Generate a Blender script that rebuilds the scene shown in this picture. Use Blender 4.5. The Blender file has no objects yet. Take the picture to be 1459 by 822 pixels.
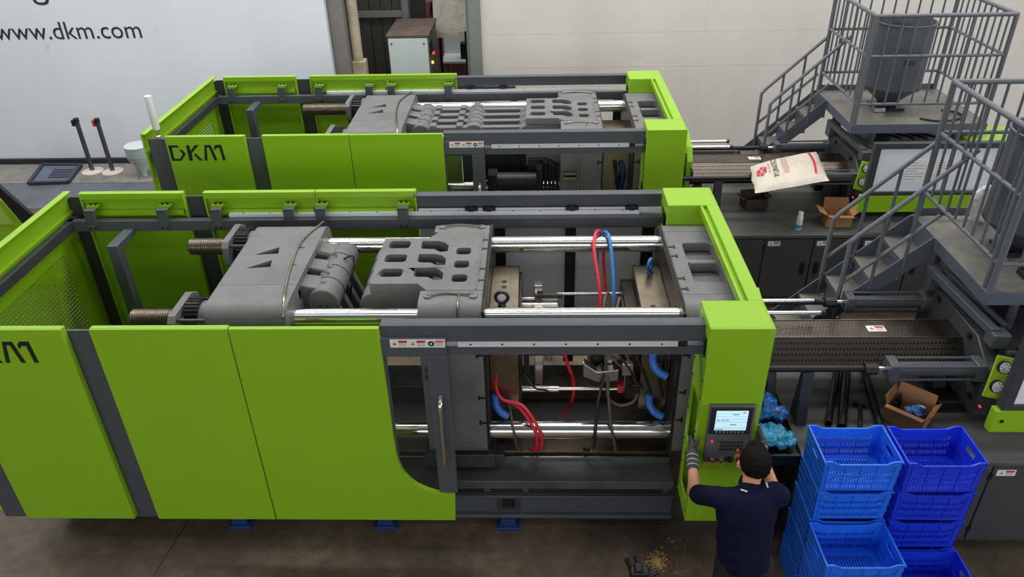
import bpy, bmesh, math, random
from mathutils import Vector, Matrix, noise
from mathutils.geometry import tessellate_polygon
random.seed(7)
scene = bpy.context.scene
COL = scene.collection
PI = math.pi

# ------------------------------------------------------------------ camera
cam_d = bpy.data.cameras.new('camera')
cam_d.sensor_width = 36.0
cam_d.lens = 1098.8 * 36.0 / 1459.0
cam_d.clip_start = 0.05
cam_d.clip_end = 200
cam = bpy.data.objects.new('camera', cam_d)
COL.objects.link(cam)
_pi, _ya, _ro = math.radians(31.477), math.radians(-2.1685), math.radians(-1.4069)
_f = Vector((math.sin(_ya) * math.cos(_pi), math.cos(_ya) * math.cos(_pi), -math.sin(_pi)))
_r = Vector((math.cos(_ya), -math.sin(_ya), 0))
_u = _r.cross(_f)
_r2 = math.cos(_ro) * _r + math.sin(_ro) * _u
_u2 = -math.sin(_ro) * _r + math.cos(_ro) * _u
cam.matrix_world = Matrix(((_r2.x, _u2.x, -_f.x, 0), (_r2.y, _u2.y, -_f.y, 0), (_r2.z, _u2.z, -_f.z, 4.85), (0, 0, 0, 1)))
scene.camera = cam

# ------------------------------------------------------------------ world, lights, exposure
wd = bpy.data.worlds.new('hall_daylight')
scene.world = wd
wd.use_nodes = True
wd.node_tree.nodes['Background'].inputs[0].default_value = (0.86, 0.93, 1.0, 1)
wd.node_tree.nodes['Background'].inputs[1].default_value = 0.13
vs = scene.view_settings
vs.view_transform = 'Standard'
vs.look = 'None'
vs.exposure = 0.0
vs.gamma = 1.0
vs.use_curve_mapping = False


def area(name, loc, target, sx, sy, power, col=(1, 1, 1)):
    l = bpy.data.lights.new(name, 'AREA')
    l.shape = 'RECTANGLE'
    l.size, l.size_y, l.energy, l.color = sx, sy, power, col
    o = bpy.data.objects.new(name, l)
    o.location = loc
    d = Vector(target) - Vector(loc)
    o.rotation_euler = d.to_track_quat('-Z', 'Y').to_euler()
    COL.objects.link(o)
    return o


# long skylight strips in the hall roof, running along the machines
area('roof_skylight', (-1.5, 9.2, 9.5), (-1.5, 9.2, 0), 22, 1.6, 1350, (1.0, 0.985, 0.96))
area('roof_skylight', (-1.5, 5.4, 9.8), (-1.5, 5.4, 0), 22, 1.0, 400, (1.0, 0.985, 0.96))
area('roof_skylight', (-1.5, 1.6, 9.5), (-1.5, 1.6, 0), 22, 1.0, 150, (1.0, 0.99, 0.98))
# daylight fill added behind and right of the viewer, as from unseen windows
area('daylight_fill', (-2.5, -8.0, 5.2), (-2.5, 6.0, 2.2), 18, 3.2, 640, (0.97, 0.985, 1.0))
area('daylight_fill', (11.0, 1.5, 4.6), (3.0, 6.5, 1.8), 7, 3.0, 420, (0.86, 0.93, 1.0))
area('roof_skylight', (-1.5, 14.4, 7.0), (-1.5, 14.4, 0), 5, 1.0, 130, (1.0, 0.99, 0.98))


# ------------------------------------------------------------------ materials
def new_mat(name):
    m = bpy.data.materials.new(name)
    m.use_nodes = True
    nt = m.node_tree
    return m, nt, nt.nodes['Principled BSDF']


def node(nt, t, **kw):
    n = nt.nodes.new(t)
    for k, v in kw.items():
        if k == 'ins':
            for i, x in v.items():
                n.inputs[i].default_value = x
        else:
            setattr(n, k, v)
    return n


def srgb(r, g, b):
    f = lambda c: (c / 255 / 12.92) if c / 255 <= 0.04045 else ((c / 255 + 0.055) / 1.055) ** 2.4
    return (f(r), f(g), f(b))


def mat(name, col, rough=0.5, metal=0.0, var=0.12, scale=6.0, bump=0.0, bscale=60.0, dirt=None, dirt_amt=0.0, spec=0.5, emit=0.0, alpha=1.0, trans=0.0):
    m, nt, b = new_mat(name)
    L = nt.links.new
    tc = node(nt, 'ShaderNodeTexCoord')
    nz = node(nt, 'ShaderNodeTexNoise', ins={'Scale': scale, 'Detail': 5.0, 'Roughness': 0.6})
    L(tc.outputs['Object'], nz.inputs['Vector'])
    rp = node(nt, 'ShaderNodeValToRGB')
    c = Vector(col)
    lo, hi = c * (1 - var), c * (1 + var)
    rp.color_ramp.elements[0].position, rp.color_ramp.elements[1].position = 0.3, 0.7
    rp.color_ramp.elements[0].color = (*lo, 1)
    rp.color_ramp.elements[1].color = (*hi, 1)
    L(nz.outputs['Fac'], rp.inputs['Fac'])
    out = rp.outputs['Color']
    if dirt:
        n2 = node(nt, 'ShaderNodeTexNoise', ins={'Scale': scale * 0.45, 'Detail': 8.0, 'Roughness': 0.7})
        L(tc.outputs['Object'], n2.inputs['Vector'])
        r2 = node(nt, 'ShaderNodeValToRGB')
        r2.color_ramp.elements[0].position, r2.color_ramp.elements[1].position = 0.48, 0.72
        r2.color_ramp.elements[0].color = (0, 0, 0, 1)
        r2.color_ramp.elements[1].color = (dirt_amt,) * 3 + (1,)
        L(n2.outputs['Fac'], r2.inputs['Fac'])
        mx = node(nt, 'ShaderNodeMix', data_type='RGBA')
        L(r2.outputs['Color'], mx.inputs[0])
        L(out, mx.inputs[6])
        mx.inputs[7].default_value = (*dirt, 1)
        out = mx.outputs[2]
    L(out, b.inputs['Base Color'])
    b.inputs['Roughness'].default_value = rough
    b.inputs['Metallic'].default_value = metal
    b.inputs['Specular IOR Level'].default_value = spec
    if trans:
        b.inputs['Transmission Weight'].default_value = trans
    if emit:
        L(out, b.inputs['Emission Color'])
        b.inputs['Emission Strength'].default_value = emit
    b.inputs['Alpha'].default_value = alpha
    if bump:
        n3 = node(nt, 'ShaderNodeTexNoise', ins={'Scale': bscale, 'Detail': 4.0})
        L(tc.outputs['Object'], n3.inputs['Vector'])
        bp = node(nt, 'ShaderNodeBump', ins={'Strength': bump, 'Distance': 0.01})
        L(n3.outputs['Fac'], bp.inputs['Height'])
        L(bp.outputs['Normal'], b.inputs['Normal'])
    return m


def holes_mat(name, col, ax_u, ax_v, pu, pv, wu, wv, rough, metal, stagger=True):
    """sheet metal with a punched grid of small holes (real see-through holes)"""
    m, nt, b = new_mat(name)
    L = nt.links.new
    tc = node(nt, 'ShaderNodeTexCoord')
    sp = node(nt, 'ShaderNodeSeparateXYZ')
    L(tc.outputs['Object'], sp.inputs[0])

    def M(op, a, bb=None):
        n = node(nt, 'ShaderNodeMath', operation=op)
        for i, x in enumerate((a, bb)):
            if x is None:
                continue
            if isinstance(x, (int, float)):
                n.inputs[i].default_value = x
            else:
                L(x, n.inputs[i])
        return n.outputs[0]
    u, v = sp.outputs[ax_u], sp.outputs[ax_v]
    vv = M('MULTIPLY', v, 1 / pv)
    uu = M('MULTIPLY', u, 1 / pu)
    if stagger:
        uu = M('ADD', uu, M('MULTIPLY', M('FLOOR', vv), 0.5))
    a = M('LESS_THAN', M('ABSOLUTE', M('SUBTRACT', M('FRACT', uu), 0.5)), wu / pu / 2)
    c = M('LESS_THAN', M('ABSOLUTE', M('SUBTRACT', M('FRACT', vv), 0.5)), wv / pv / 2)
    h = M('MULTIPLY', a, c)
    L(M('SUBTRACT', 1.0, h), b.inputs['Alpha'])
    nz = node(nt, 'ShaderNodeTexNoise', ins={'Scale': 3.0, 'Detail': 4.0})
    L(tc.outputs['Object'], nz.inputs['Vector'])
    rp = node(nt, 'ShaderNodeValToRGB')
    rp.color_ramp.elements[0].color = (*(Vector(col) * 0.85), 1)
    rp.color_ramp.elements[1].color = (*(Vector(col) * 1.15), 1)
    L(nz.outputs['Fac'], rp.inputs['Fac'])
    L(rp.outputs['Color'], b.inputs['Base Color'])
    b.inputs['Roughness'].default_value = rough
    b.inputs['Metallic'].default_value = metal
    return m


M = {}
M['green'] = mat('lime_green_paint', srgb(138, 184, 30), 0.32, 0, 0.03, 1.5, 0.02, 200)
M['grey'] = mat('slate_grey_paint', srgb(76, 80, 86), 0.4, 0, 0.07, 4, 0.03, 150)
M['darkgrey'] = mat('dark_grey_paint', srgb(56, 58, 62), 0.45, 0, 0.1, 4)
M['cast'] = mat('grey_painted_casting', srgb(110, 110, 111), 0.5, 0, 0.08, 5, 0.10, 90, srgb(70, 70, 68), 0.6)
M['black'] = mat('black_plastic', srgb(24, 24, 26), 0.45, 0, 0.2, 8)
M['blacksteel'] = mat('black_steel', srgb(34, 34, 36), 0.35, 0.4, 0.2, 6)
M['chrome'] = mat('polished_chrome_bar', (0.82, 0.80, 0.77), 0.13, 1.0, 0.04, 3)
M['thread'] = mat('worn_thread_steel', srgb(128, 118, 104), 0.34, 0.9, 0.15, 30)
M['steel'] = mat('machined_steel', srgb(150, 140, 122), 0.30, 1.0, 0.14, 9, 0.06, 40, srgb(98, 80, 60), 0.5)
M['brightsteel'] = mat('bright_steel', srgb(215, 214, 210), 0.26, 1.0, 0.06, 9)
M['oilsteel'] = mat('oily_steel', srgb(58, 54, 50), 0.35, 0.5, 0.3, 9, 0.1, 60, srgb(38, 34, 30), 0.8)
M['alu'] = mat('aluminium_strip', srgb(226, 226, 228), 0.3, 0.15, 0.04, 10)
M['glass'] = mat('clear_guard_glass', srgb(70, 74, 78), 0.05, 0, 0.02, 1, alpha=0.12)
M['white'] = mat('white_sticker', srgb(232, 230, 228), 0.45, 0, 0.03, 10)
M['red'] = mat('red_print', srgb(196, 30, 52), 0.45, 0, 0.05, 10)
M['orange'] = mat('orange_print', srgb(222, 100, 58), 0.45, 0, 0.05, 10)
M['yellow'] = mat('yellow_print', srgb(206, 178, 60), 0.5, 0, 0.1, 10)
M['navyprint'] = mat('dark_blue_print', srgb(34, 32, 78), 0.5, 0, 0.05, 10)
M['greyprint'] = mat('grey_print', srgb(170, 168, 168), 0.5, 0, 0.05, 10)
M['logo'] = mat('black_logo_print', srgb(16, 24, 18), 0.5, 0, 0.05, 10)
M['redhose'] = mat('red_rubber_hose', srgb(214, 40, 56), 0.42, 0, 0.05, 10)
M['bluehose'] = mat('blue_rubber_hose', srgb(30, 118, 190), 0.42, 0, 0.05, 10)
M['brownhose'] = mat('brown_rubber_hose', srgb(88, 78, 66), 0.5, 0, 0.1, 10)
M['blackhose'] = mat('black_rubber_hose', srgb(30, 30, 32), 0.45, 0, 0.1, 10)
M['bluepaint'] = mat('blue_painted_steel', srgb(46, 104, 150), 0.35, 0.1, 0.1, 8)
M['eyebolt'] = mat('blue_grey_eyebolt', srgb(58, 78, 100), 0.35, 0.2, 0.1, 8)
M['bluepad'] = mat('blue_levelling_mount', srgb(30, 52, 110), 0.5, 0, 0.15, 8)
M['blueplastic'] = mat('blue_plastic_guide', srgb(52, 110, 200), 0.4, 0, 0.1, 8)
M['rearscreen'] = mat('pale_grey_guard_sheet', srgb(206, 207, 210), 0.35, 0, 0.03, 2)
M['trayblack'] = mat('oil_blackened_tray', srgb(26, 25, 24), 0.4, 0.1, 0.3, 9)
M['perf'] = holes_mat('perforated_barrel_cover', srgb(112, 104, 95), 0, 1, 0.0265, 0.030, 0.0105, 0.0095, 0.26, 1.0)
M['slots'] = holes_mat('slotted_green_sheet', srgb(118, 165, 22), 1, 2, 0.040, 0.034, 0.026, 0.007, 0.4, 0)


# ------------------------------------------------------------------ mesh builder
WLOC = {}


class MB:
    def __init__(self, off=(0, 0, 0)):
        self.v, self.f, self.m, self.o, self.mi = [], [], [], Vector(off), 0
        self.mats = []
        self.pc = []

    def use(self, key):
        if key not in self.mats:
            self.mats.append(key)
        self.mi = self.mats.index(key)
        return self

    def add(self, vs, fs):
        n = len(self.v)
        self.pc.append((n, len(self.f), len(vs), len(fs)))
        self.v += [Vector(p) + self.o for p in vs]
        self.f += [tuple(i + n for i in f) for f in fs]
        self.m += [self.mi] * len(fs)
        return self

    def hexa(self, p):
        return self.add(p, [(0, 3, 2, 1), (4, 5, 6, 7), (0, 1, 5, 4), (1, 2, 6, 5), (2, 3, 7, 6), (3, 0, 4, 7)])

    def box(self, x0, x1, y0, y1, z0, z1):
        return self.hexa([(x0, y0, z0), (x1, y0, z0), (x1, y1, z0), (x0, y1, z0), (x0, y0, z1), (x1, y0, z1), (x1, y1, z1), (x0, y1, z1)])

    def obox(self, c, size, R):
        c = Vector(c)
        h = Vector(size) / 2
        return self.hexa([c + R @ Vector((sx * h.x, sy * h.y, sz * h.z)) for sz in (-1, 1) for sx, sy in ((-1, -1), (1, -1), (1, 1), (-1, 1))])

    def bar(self, p0, p1, w, h, up=(0, 0, 1)):
        p0, p1 = Vector(p0), Vector(p1)
        x = (p1 - p0).normalized()
        y = Vector(up).cross(x).normalized()
        z = x.cross(y)
        R = Matrix((x, y, z)).transposed()
        return self.obox((p0 + p1) / 2, ((p1 - p0).length, w, h), R)

    def cyl(self, p0, p1, r0, r1=None, n=20, caps=True):
        r1 = r0 if r1 is None else r1
        p0, p1 = Vector(p0), Vector(p1)
        d = (p1 - p0).normalized()
        a = d.orthogonal().normalized()
        b = d.cross(a)
        vs = []
        for p, r in ((p0, r0), (p1, r1)):
            vs += [p + (a * math.cos(2 * PI * i / n) + b * math.sin(2 * PI * i / n)) * r for i in range(n)]
        fs = [(i, (i + 1) % n, n + (i + 1) % n, n + i) for i in range(n)]
        if caps:
            fs += [tuple(reversed(range(n))), tuple(range(n, 2 * n))]
        return self.add(vs, fs)

    def rings(self, rings, caps=True, close=True):
        n = len(rings[0])
        vs = [p for r in rings for p in r]
        fs = []
        for k in range(len(rings) - 1):
            for i in range(n if close else n - 1):
                j = (i + 1) % n
                fs.append((k * n + i, k * n + j, (k + 1) * n + j, (k + 1) * n + i))
        if caps:
            fs += [tuple(reversed(range(n))), tuple(range((len(rings) - 1) * n, len(rings) * n))]
        return self.add(vs, fs)

    def lathe(self, prof, c=(0, 0, 0), n=28, axis='z', caps=True):
        c = Vector(c)
        out = []
        for r, h in prof:
            ring = []
            for i in range(n):
                a = 2 * PI * i / n
                q = {'z': (r * math.cos(a), r * math.sin(a), h), 'x': (h, r * math.cos(a), r * math.sin(a)), 'y': (r * math.sin(a), h, r * math.cos(a))}[axis]
                ring.append(c + Vector(q))
            out.append(ring)
        return self.rings(out, caps)

    def capsule(self, p0, p1, r0, r1=None, n=14, k=5):
        r1 = r0 if r1 is None else r1
        p0, p1 = Vector(p0), Vector(p1)
        d = (p1 - p0)
        d = d.normalized() if d.length > 1e-6 else Vector((0, 0, 1))
        a = d.orthogonal().normalized()
        b = d.cross(a)
        R = []
        for j in range(k + 1):
            t = -PI / 2 + PI / 2 * j / k
            R.append((p0 + d * (r0 * math.sin(t)), max(r0 * math.cos(t), 1e-4)))
        for j in range(k + 1):
            t = PI / 2 * j / k
            R.append((p1 + d * (r1 * math.sin(t)), max(r1 * math.cos(t), 1e-4)))
        return self.rings([[c + (a * math.cos(2 * PI * i / n) + b * math.sin(2 * PI * i / n)) * r for i in range(n)] for c, r in R])

    def ell(self, c, rx, ry, rz, n=16, k=10, R=None):
        c = Vector(c)
        out = []
        for j in range(k + 1):
            t = -PI / 2 + PI * j / k
            r = max(math.cos(t), 1e-3)
            ring = [Vector((rx * r * math.cos(2 * PI * i / n), ry * r * math.sin(2 * PI * i / n), rz * math.sin(t))) for i in range(n)]
            out.append([c + (R @ q if R else q) for q in ring])
        return self.rings(out)

    def tube(self, pts, r, n=8, sub=6, smooth=True):
        P = [Vector(p) for p in pts]
        if smooth and len(P) > 2:
            Q = [P[0] * 2 - P[1]] + P + [P[-1] * 2 - P[-2]]
            out = []
            for i in range(1, len(Q) - 2):
                for s in range(sub):
                    t = s / sub
                    a, b, c, d = Q[i - 1], Q[i], Q[i + 1], Q[i + 2]
                    out.append(0.5 * ((2 * b) + (c - a) * t + (2 * a - 5 * b + 4 * c - d) * t * t + (3 * b - a - 3 * c + d) * t ** 3))
            out.append(P[-1])
            P = out
        ref = (P[1] - P[0]).orthogonal().normalized()
        R = []
        for i, p in enumerate(P):
            t = (P[min(i + 1, len(P) - 1)] - P[max(i - 1, 0)]).normalized()
            ref = (ref - t * ref.dot(t)).normalized()
            b = t.cross(ref)
            R.append([p + (ref * math.cos(2 * PI * k / n) + b * math.sin(2 * PI * k / n)) * r for k in range(n)])
        return self.rings(R)

    def prism(self, poly, axis, a, b, holes=()):
        """polygon (with holes) in the plane across the axis, extruded a..b; x:(y,z) y:(x,z) z:(x,y)"""
        def P(q, t):
            return {'x': (t, q[0], q[1]), 'y': (q[0], t, q[1]), 'z': (q[0], q[1], t)}[axis]
        loops = [list(poly)] + [list(h) for h in holes]
        flat = [q for l in loops for q in l]
        n = len(flat)
        tris = tessellate_polygon([[Vector((q[0], q[1], 0)) for q in l] for l in loops])
        vs = [P(q, a) for q in flat] + [P(q, b) for q in flat]
        fs = []
        for t in tris:
            fs += [tuple(t), tuple(i + n for i in reversed(t))]
        k = 0
        for l in loops:
            for i in range(len(l)):
                j = (i + 1) % len(l)
                fs.append((k + i, k + j, n + k + j, n + k + i))
            k += len(l)
        return self.add(vs, fs)

    def mesh(self, name, smooth=0.6, merge=False):
        me = bpy.data.meshes.new(name)
        me.from_pydata([tuple(p) for p in self.v], [], self.f)
        bm = bmesh.new()
        bm.from_mesh(me)
        if merge:
            bmesh.ops.remove_doubles(bm, verts=bm.verts, dist=1e-5)
        bmesh.ops.recalc_face_normals(bm, faces=bm.faces)
        bm.to_mesh(me)
        bm.free()
        if not merge and len(self.mats) > 1:
            me.polygons.foreach_set('material_index', self.m)
        if smooth:
            me.polygons.foreach_set('use_smooth', [True] * len(me.polygons))
            me.set_sharp_from_angle(angle=smooth)
        return me

    def each(self, name, m, parent=None, bevel=0.0, smooth=0.6, label=None):
        """every shape that was added becomes an object of its own"""
        out = []
        for v0, f0, nv, nf in self.pc:
            q = MB()
            q.add(self.v[v0:v0 + nv], [tuple(i - v0 for i in f) for f in self.f[f0:f0 + nf]])
            out.append(q.build(name, m, parent, bevel, smooth, label))
        return out

    def stuff(self, name, m, parent=None, **kw):
        """pieces too small to pick apart stay one part"""
        o = self.build(name, m, parent, **kw)
        o['kind'] = 'stuff'
        return o

    def build(self, name, m=None, parent=None, bevel=0.0, smooth=0.6, label=None, center=True, merge=False):
        xs = [[p[i] for p in self.v] for i in range(3)]
        c = Vector(((min(xs[0]) + max(xs[0])) / 2, (min(xs[1]) + max(xs[1])) / 2, min(xs[2]))) if center else Vector((0, 0, 0))
        self.v = [p - c for p in self.v]
        me = self.mesh(name, smooth, merge)
        for k in (self.mats or [m]):
            me.materials.append(M[k])
        return link(name, me, c, parent, bevel, label)


def link(name, me, c, parent=None, bevel=0.0, label=None):
    o = bpy.data.objects.new(name, me)
    COL.objects.link(o)
    o.location = c
    if parent is not None:
        o.parent = parent
        o.matrix_parent_inverse = Matrix.Translation(-WLOC[parent.name])
    WLOC[o.name] = Vector(c)
    if bevel:
        b = o.modifiers.new('bevel', 'BEVEL')
        b.width, b.segments, b.limit_method, b.angle_limit = bevel, 2, 'ANGLE', 0.7
    if label:
        o['label'] = label
    return o


def thing(name, loc, label, cat, group=None):
    o = bpy.data.objects.new(name, None)
    o.empty_display_size = 0.2
    COL.objects.link(o)
    o.location = loc
    WLOC[o.name] = Vector(loc)
    return tag(o, label, cat, group)


def tag(o, label, cat, group=None):
    o['label'], o['category'] = label, cat
    if group:
        o['group'] = group
    return o


def struct(o):
    o['kind'] = 'structure'
    return o


def text_mb(mb, s, axis, origin, width=None, height=None, flipx=False, depth=0.003, udir=None, vdir=None, size=1.0):
    """flat lettering: udir / vdir span the writing plane, origin is the lower-left corner of its box"""
    cu = bpy.data.curves.new('lettering', 'FONT')
    cu.body = s
    cu.size = size
    cu.resolution_u = 3
    ob = bpy.data.objects.new('lettering', cu)
    COL.objects.link(ob)
    dg = bpy.context.evaluated_depsgraph_get()
    me = bpy.data.meshes.new_from_object(ob.evaluated_get(dg))
    vs = [v.co.copy() for v in me.vertices]
    fs = [tuple(p.vertices) for p in me.polygons]
    bpy.data.objects.remove(ob)
    x0, x1 = min(v.x for v in vs), max(v.x for v in vs)
    y0, y1 = min(v.y for v in vs), max(v.y for v in vs)
    sx = width / (x1 - x0)
    sy = height / (y1 - y0) if height else sx
    U_, V_ = Vector(udir), Vector(vdir)
    N = U_.cross(V_).normalized()
    O = Vector(origin)
    P = [O + U_ * ((v.x - x0) * sx) + V_ * ((v.y - y0) * sy) for v in vs]
    n = len(P)
    mb.add([p + N * depth for p in P], fs)
    return mb


LOGO = [[(0, 0), (175, 0), (207, 40), (62, 40), (56, 260), (177, 260), (249, 165), (196, 87), (250, 87), (314, 165), (191, 300), (1, 300)],
        [(355, 0), (420, 0), (418, 115), (525, 0), (610, 0), (432, 155), (416, 300), (351, 300)],
        [(465, 180), (510, 160), (621, 300), (556, 300)],
        [(720, 0), (845, 0), (911, 300), (856, 300), (801, 50), (756, 50), (709, 300), (656, 300)],
        [(935, 0), (1055, 0), (1076, 300), (1021, 300), (1003, 60), (943, 60), (904, 110), (896, 50)]]


def logo(parent, off, x0, ztop, y, w, name='logo'):
    mb = MB(off)
    k = w / 1076
    for p in LOGO:
        mb.prism([(x0 + a * k, ztop - b * k * 1.07) for a, b in p], 'y', y - 0.003, y + 0.004)
    return mb.build(name, 'logo', parent, smooth=0, label='black angular letters DKM')


def sticker(parent, off, x0, x1, z0, z1, y, kinds, name='warning_sticker', R=None, c=None, udir=(1, 0, 0), vdir=(0, 0, 1)):
    """white warning label lying in the plane udir/vdir at point c, or facing -y at (x0..x1, z0..z1)"""
    U_, V_ = Vector(udir).normalized(), Vector(vdir).normalized()
    N = U_.cross(V_)
    O = Vector((x0, y, z0)) if c is None else Vector(c)
    w, h = x1 - x0, z1 - z0
    mb = MB(off)
    Q = lambda u, v, n: O + U_ * u + V_ * v + N * n

    def rect(key, u0, u1, v0, v1, d):
        mb.use(key)
        mb.hexa([Q(u0, v0, -0.001), Q(u1, v0, -0.001), Q(u1, v1, -0.001), Q(u0, v1, -0.001), Q(u0, v0, d), Q(u1, v0, d), Q(u1, v1, d), Q(u0, v1, d)])
    rect('white', 0, w, 0, h, 0.0015)
    k = w / len(kinds)
    for i, kd in enumerate(kinds):
        a = i * k
        rect('orange' if kd == 'c' else 'red', a + k * .46, a + k * .93, h * .60, h * .88, 0.0025)
        for q in (0.16, 0.30, 0.44):
            rect('greyprint', a + k * .48, a + k * .90, h * q, h * (q + .07), 0.0025)
        mb.use('navyprint' if kd == 'c' else 'yellow')
        cu, cv, r = a + k * .25, h * .48, h * .34
        nn = 16 if kd == 'c' else 3
        ring = [(cu + r * math.sin(2 * PI * j / nn), cv + r * math.cos(2 * PI * j / nn) * (1 if kd == 'c' else .9)) for j in range(nn)]
        mb.add([Q(p[0], p[1], 0.0026) for p in ring], [tuple(range(nn))])
        mb.use('white' if kd == 'c' else 'logo')
        r *= .35
        ring = [(cu + r * math.sin(2 * PI * j / nn), cv - (0 if kd == 'c' else .1 * h) + r * math.cos(2 * PI * j / nn)) for j in range(nn)]
        mb.add([Q(p[0], p[1], 0.0034) for p in ring], [tuple(range(nn))])
    return mb.build(name, None, parent, smooth=0)


def rrect(a0, a1, b0, b1, r, n=5):
    out = []
    for ca, cb, s in ((a1 - r, b1 - r, 0), (a0 + r, b1 - r, 1), (a0 + r, b0 + r, 2), (a1 - r, b0 + r, 3)):
        for i in range(n + 1):
            t = PI / 2 * (s + i / n)
            out.append((ca + r * math.cos(t), cb + r * math.sin(t)))
    return out


# ------------------------------------------------------------------ the setting
def floor_mat():
    m, nt, b = new_mat('stained_concrete_floor')
    L = nt.links.new
    tc = node(nt, 'ShaderNodeTexCoord')
    n1 = node(nt, 'ShaderNodeTexNoise', ins={'Scale': 0.9, 'Detail': 8.0, 'Roughness': 0.62})
    n2 = node(nt, 'ShaderNodeTexNoise', ins={'Scale': 7.0, 'Detail': 8.0, 'Roughness': 0.7})
    n3 = node(nt, 'ShaderNodeTexNoise', ins={'Scale': 45.0, 'Detail': 3.0, 'Roughness': 0.7})
    for n in (n1, n2, n3):
        L(tc.outputs['Object'], n.inputs['Vector'])
    r1 = node(nt, 'ShaderNodeValToRGB')
    e = r1.color_ramp.elements
    e[0].position, e[1].position = 0.36, 0.64
    e[0].color = (*srgb(68, 57, 46), 1)
    e[1].color = (*srgb(118, 102, 84), 1)
    L(n1.outputs['Fac'], r1.inputs['Fac'])
    r2 = node(nt, 'ShaderNodeValToRGB')
    e = r2.color_ramp.elements
    e[0].position, e[1].position = 0.35, 0.7
    e[0].color = (0.62, 0.60, 0.58, 1)
    e[1].color = (1.1, 1.1, 1.1, 1)
    L(n2.outputs['Fac'], r2.inputs['Fac'])
    mx = node(nt, 'ShaderNodeMix', data_type='RGBA', blend_type='MULTIPLY')
    mx.inputs[0].default_value = 1
    L(r1.outputs['Color'], mx.inputs[6])
    L(r2.outputs['Color'], mx.inputs[7])
    r3 = node(nt, 'ShaderNodeValToRGB')
    e = r3.color_ramp.elements
    e[0].position, e[1].position = 0.25, 0.42
    e[0].color = (0.45, 0.43, 0.42, 1)
    e[1].color = (1, 1, 1, 1)
    L(n3.outputs['Fac'], r3.inputs['Fac'])
    m2 = node(nt, 'ShaderNodeMix', data_type='RGBA', blend_type='MULTIPLY')
    m2.inputs[0].default_value = 0.8
    L(mx.outputs[2], m2.inputs[6])
    L(r3.outputs['Color'], m2.inputs[7])
    L(m2.outputs[2], b.inputs['Base Color'])
    rr = node(nt, 'ShaderNodeMapRange', ins={'To Min': 0.45, 'To Max': 0.8})
    L(n1.outputs['Fac'], rr.inputs['Value'])
    L(rr.outputs[0], b.inputs['Roughness'])
    bp = node(nt, 'ShaderNodeBump', ins={'Strength': 0.15, 'Distance': 0.005})
    L(n3.outputs['Fac'], bp.inputs['Height'])
    L(bp.outputs['Normal'], b.inputs['Normal'])
    return m


def wall_mat(name, c1, c2):
    m, nt, b = new_mat(name)
    L = nt.links.new
    tc = node(nt, 'ShaderNodeTexCoord')
    mp = node(nt, 'ShaderNodeMapping')
    mp.inputs['Scale'].default_value = (1, 1, 0.5)
    L(tc.outputs['Object'], mp.inputs[0])
    n1 = node(nt, 'ShaderNodeTexNoise', ins={'Scale': 0.7, 'Detail': 4.0})
    n2 = node(nt, 'ShaderNodeTexNoise', ins={'Scale': 3.3, 'Detail': 3.0, 'Roughness': 0.4})
    L(mp.outputs[0], n1.inputs['Vector'])
    L(tc.outputs['Object'], n2.inputs['Vector'])
    r1 = node(nt, 'ShaderNodeValToRGB')
    e = r1.color_ramp.elements
    e[0].position, e[1].position = 0.3, 0.7
    e[0].color, e[1].color = (*c1, 1), (*c2, 1)
    L(n1.outputs['Fac'], r1.inputs['Fac'])
    r2 = node(nt, 'ShaderNodeValToRGB')
    e = r2.color_ramp.elements
    e[0].position, e[1].position = 0.22, 0.30
    e[0].color, e[1].color = (0.74, 0.71, 0.68, 1), (1, 1, 1, 1)
    L(n2.outputs['Fac'], r2.inputs['Fac'])
    mx = node(nt, 'ShaderNodeMix', data_type='RGBA', blend_type='MULTIPLY')
    mx.inputs[0].default_value = 0.55
    L(r1.outputs['Color'], mx.inputs[6])
    L(r2.outputs['Color'], mx.inputs[7])
    L(mx.outputs[2], b.inputs['Base Color'])
    b.inputs['Roughness'].default_value = 0.55
    return m


M['floor'] = floor_mat()
M['apron'] = mat('pale_concrete_apron', srgb(128, 124, 120), 0.7, 0, 0.18, 5, 0.1, 60, srgb(80, 76, 72), 0.6)
M['matgrey'] = mat('blue_grey_painted_floor', srgb(92, 96, 106), 0.5, 0, 0.12, 3, 0.05, 60, srgb(66, 64, 64), 0.6)
M['banner'] = wall_mat('white_banner_wall', srgb(216, 222, 232), srgb(226, 230, 238))
M['sheet'] = wall_mat('white_curtain_sheet', srgb(206, 201, 195), srgb(220, 216, 211))
M['ink'] = mat('dark_banner_ink', srgb(44, 46, 58), 0.5, 0, 0.05, 10)
M['kerb'] = mat('black_kerb', srgb(36, 38, 44), 0.6, 0, 0.15, 10)
M['pillar'] = mat('grey_steel_pillar', srgb(128, 126, 122), 0.5, 0, 0.08, 4, 0, 0, srgb(92, 84, 74), 0.4)
M['cream'] = mat('cream_pipe_paint', srgb(182, 170, 148), 0.5, 0, 0.1, 7, 0, 0, srgb(96, 80, 62), 0.7)
M['gate'] = mat('dark_olive_gate', srgb(72, 74, 68), 0.6, 0, 0.15, 5)
M['frame'] = mat('grey_green_frame', srgb(120, 128, 124), 0.5, 0, 0.08, 5)
M['cabwhite'] = mat('pale_blue_grey_cabinet', srgb(196, 206, 206), 0.45, 0, 0.04, 4)
M['rusttop'] = mat('rusty_brown_top', srgb(96, 84, 78), 0.6, 0.1, 0.2, 8, 0.1, 60, srgb(140, 118, 104), 0.5)
M['stainboard'] = mat('stained_white_board', srgb(196, 190, 176), 0.6, 0, 0.1, 6, 0, 0, srgb(100, 90, 76), 0.8)
M['pinkpaint'] = mat('faded_red_paint', srgb(150, 84, 92), 0.5, 0, 0.2, 8)
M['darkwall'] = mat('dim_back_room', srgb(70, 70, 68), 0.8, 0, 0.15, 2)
M['amberlamp'] = mat('amber_lamp', srgb(255, 180, 60), 0.3, 0, 0, 1, emit=2.0)
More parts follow.
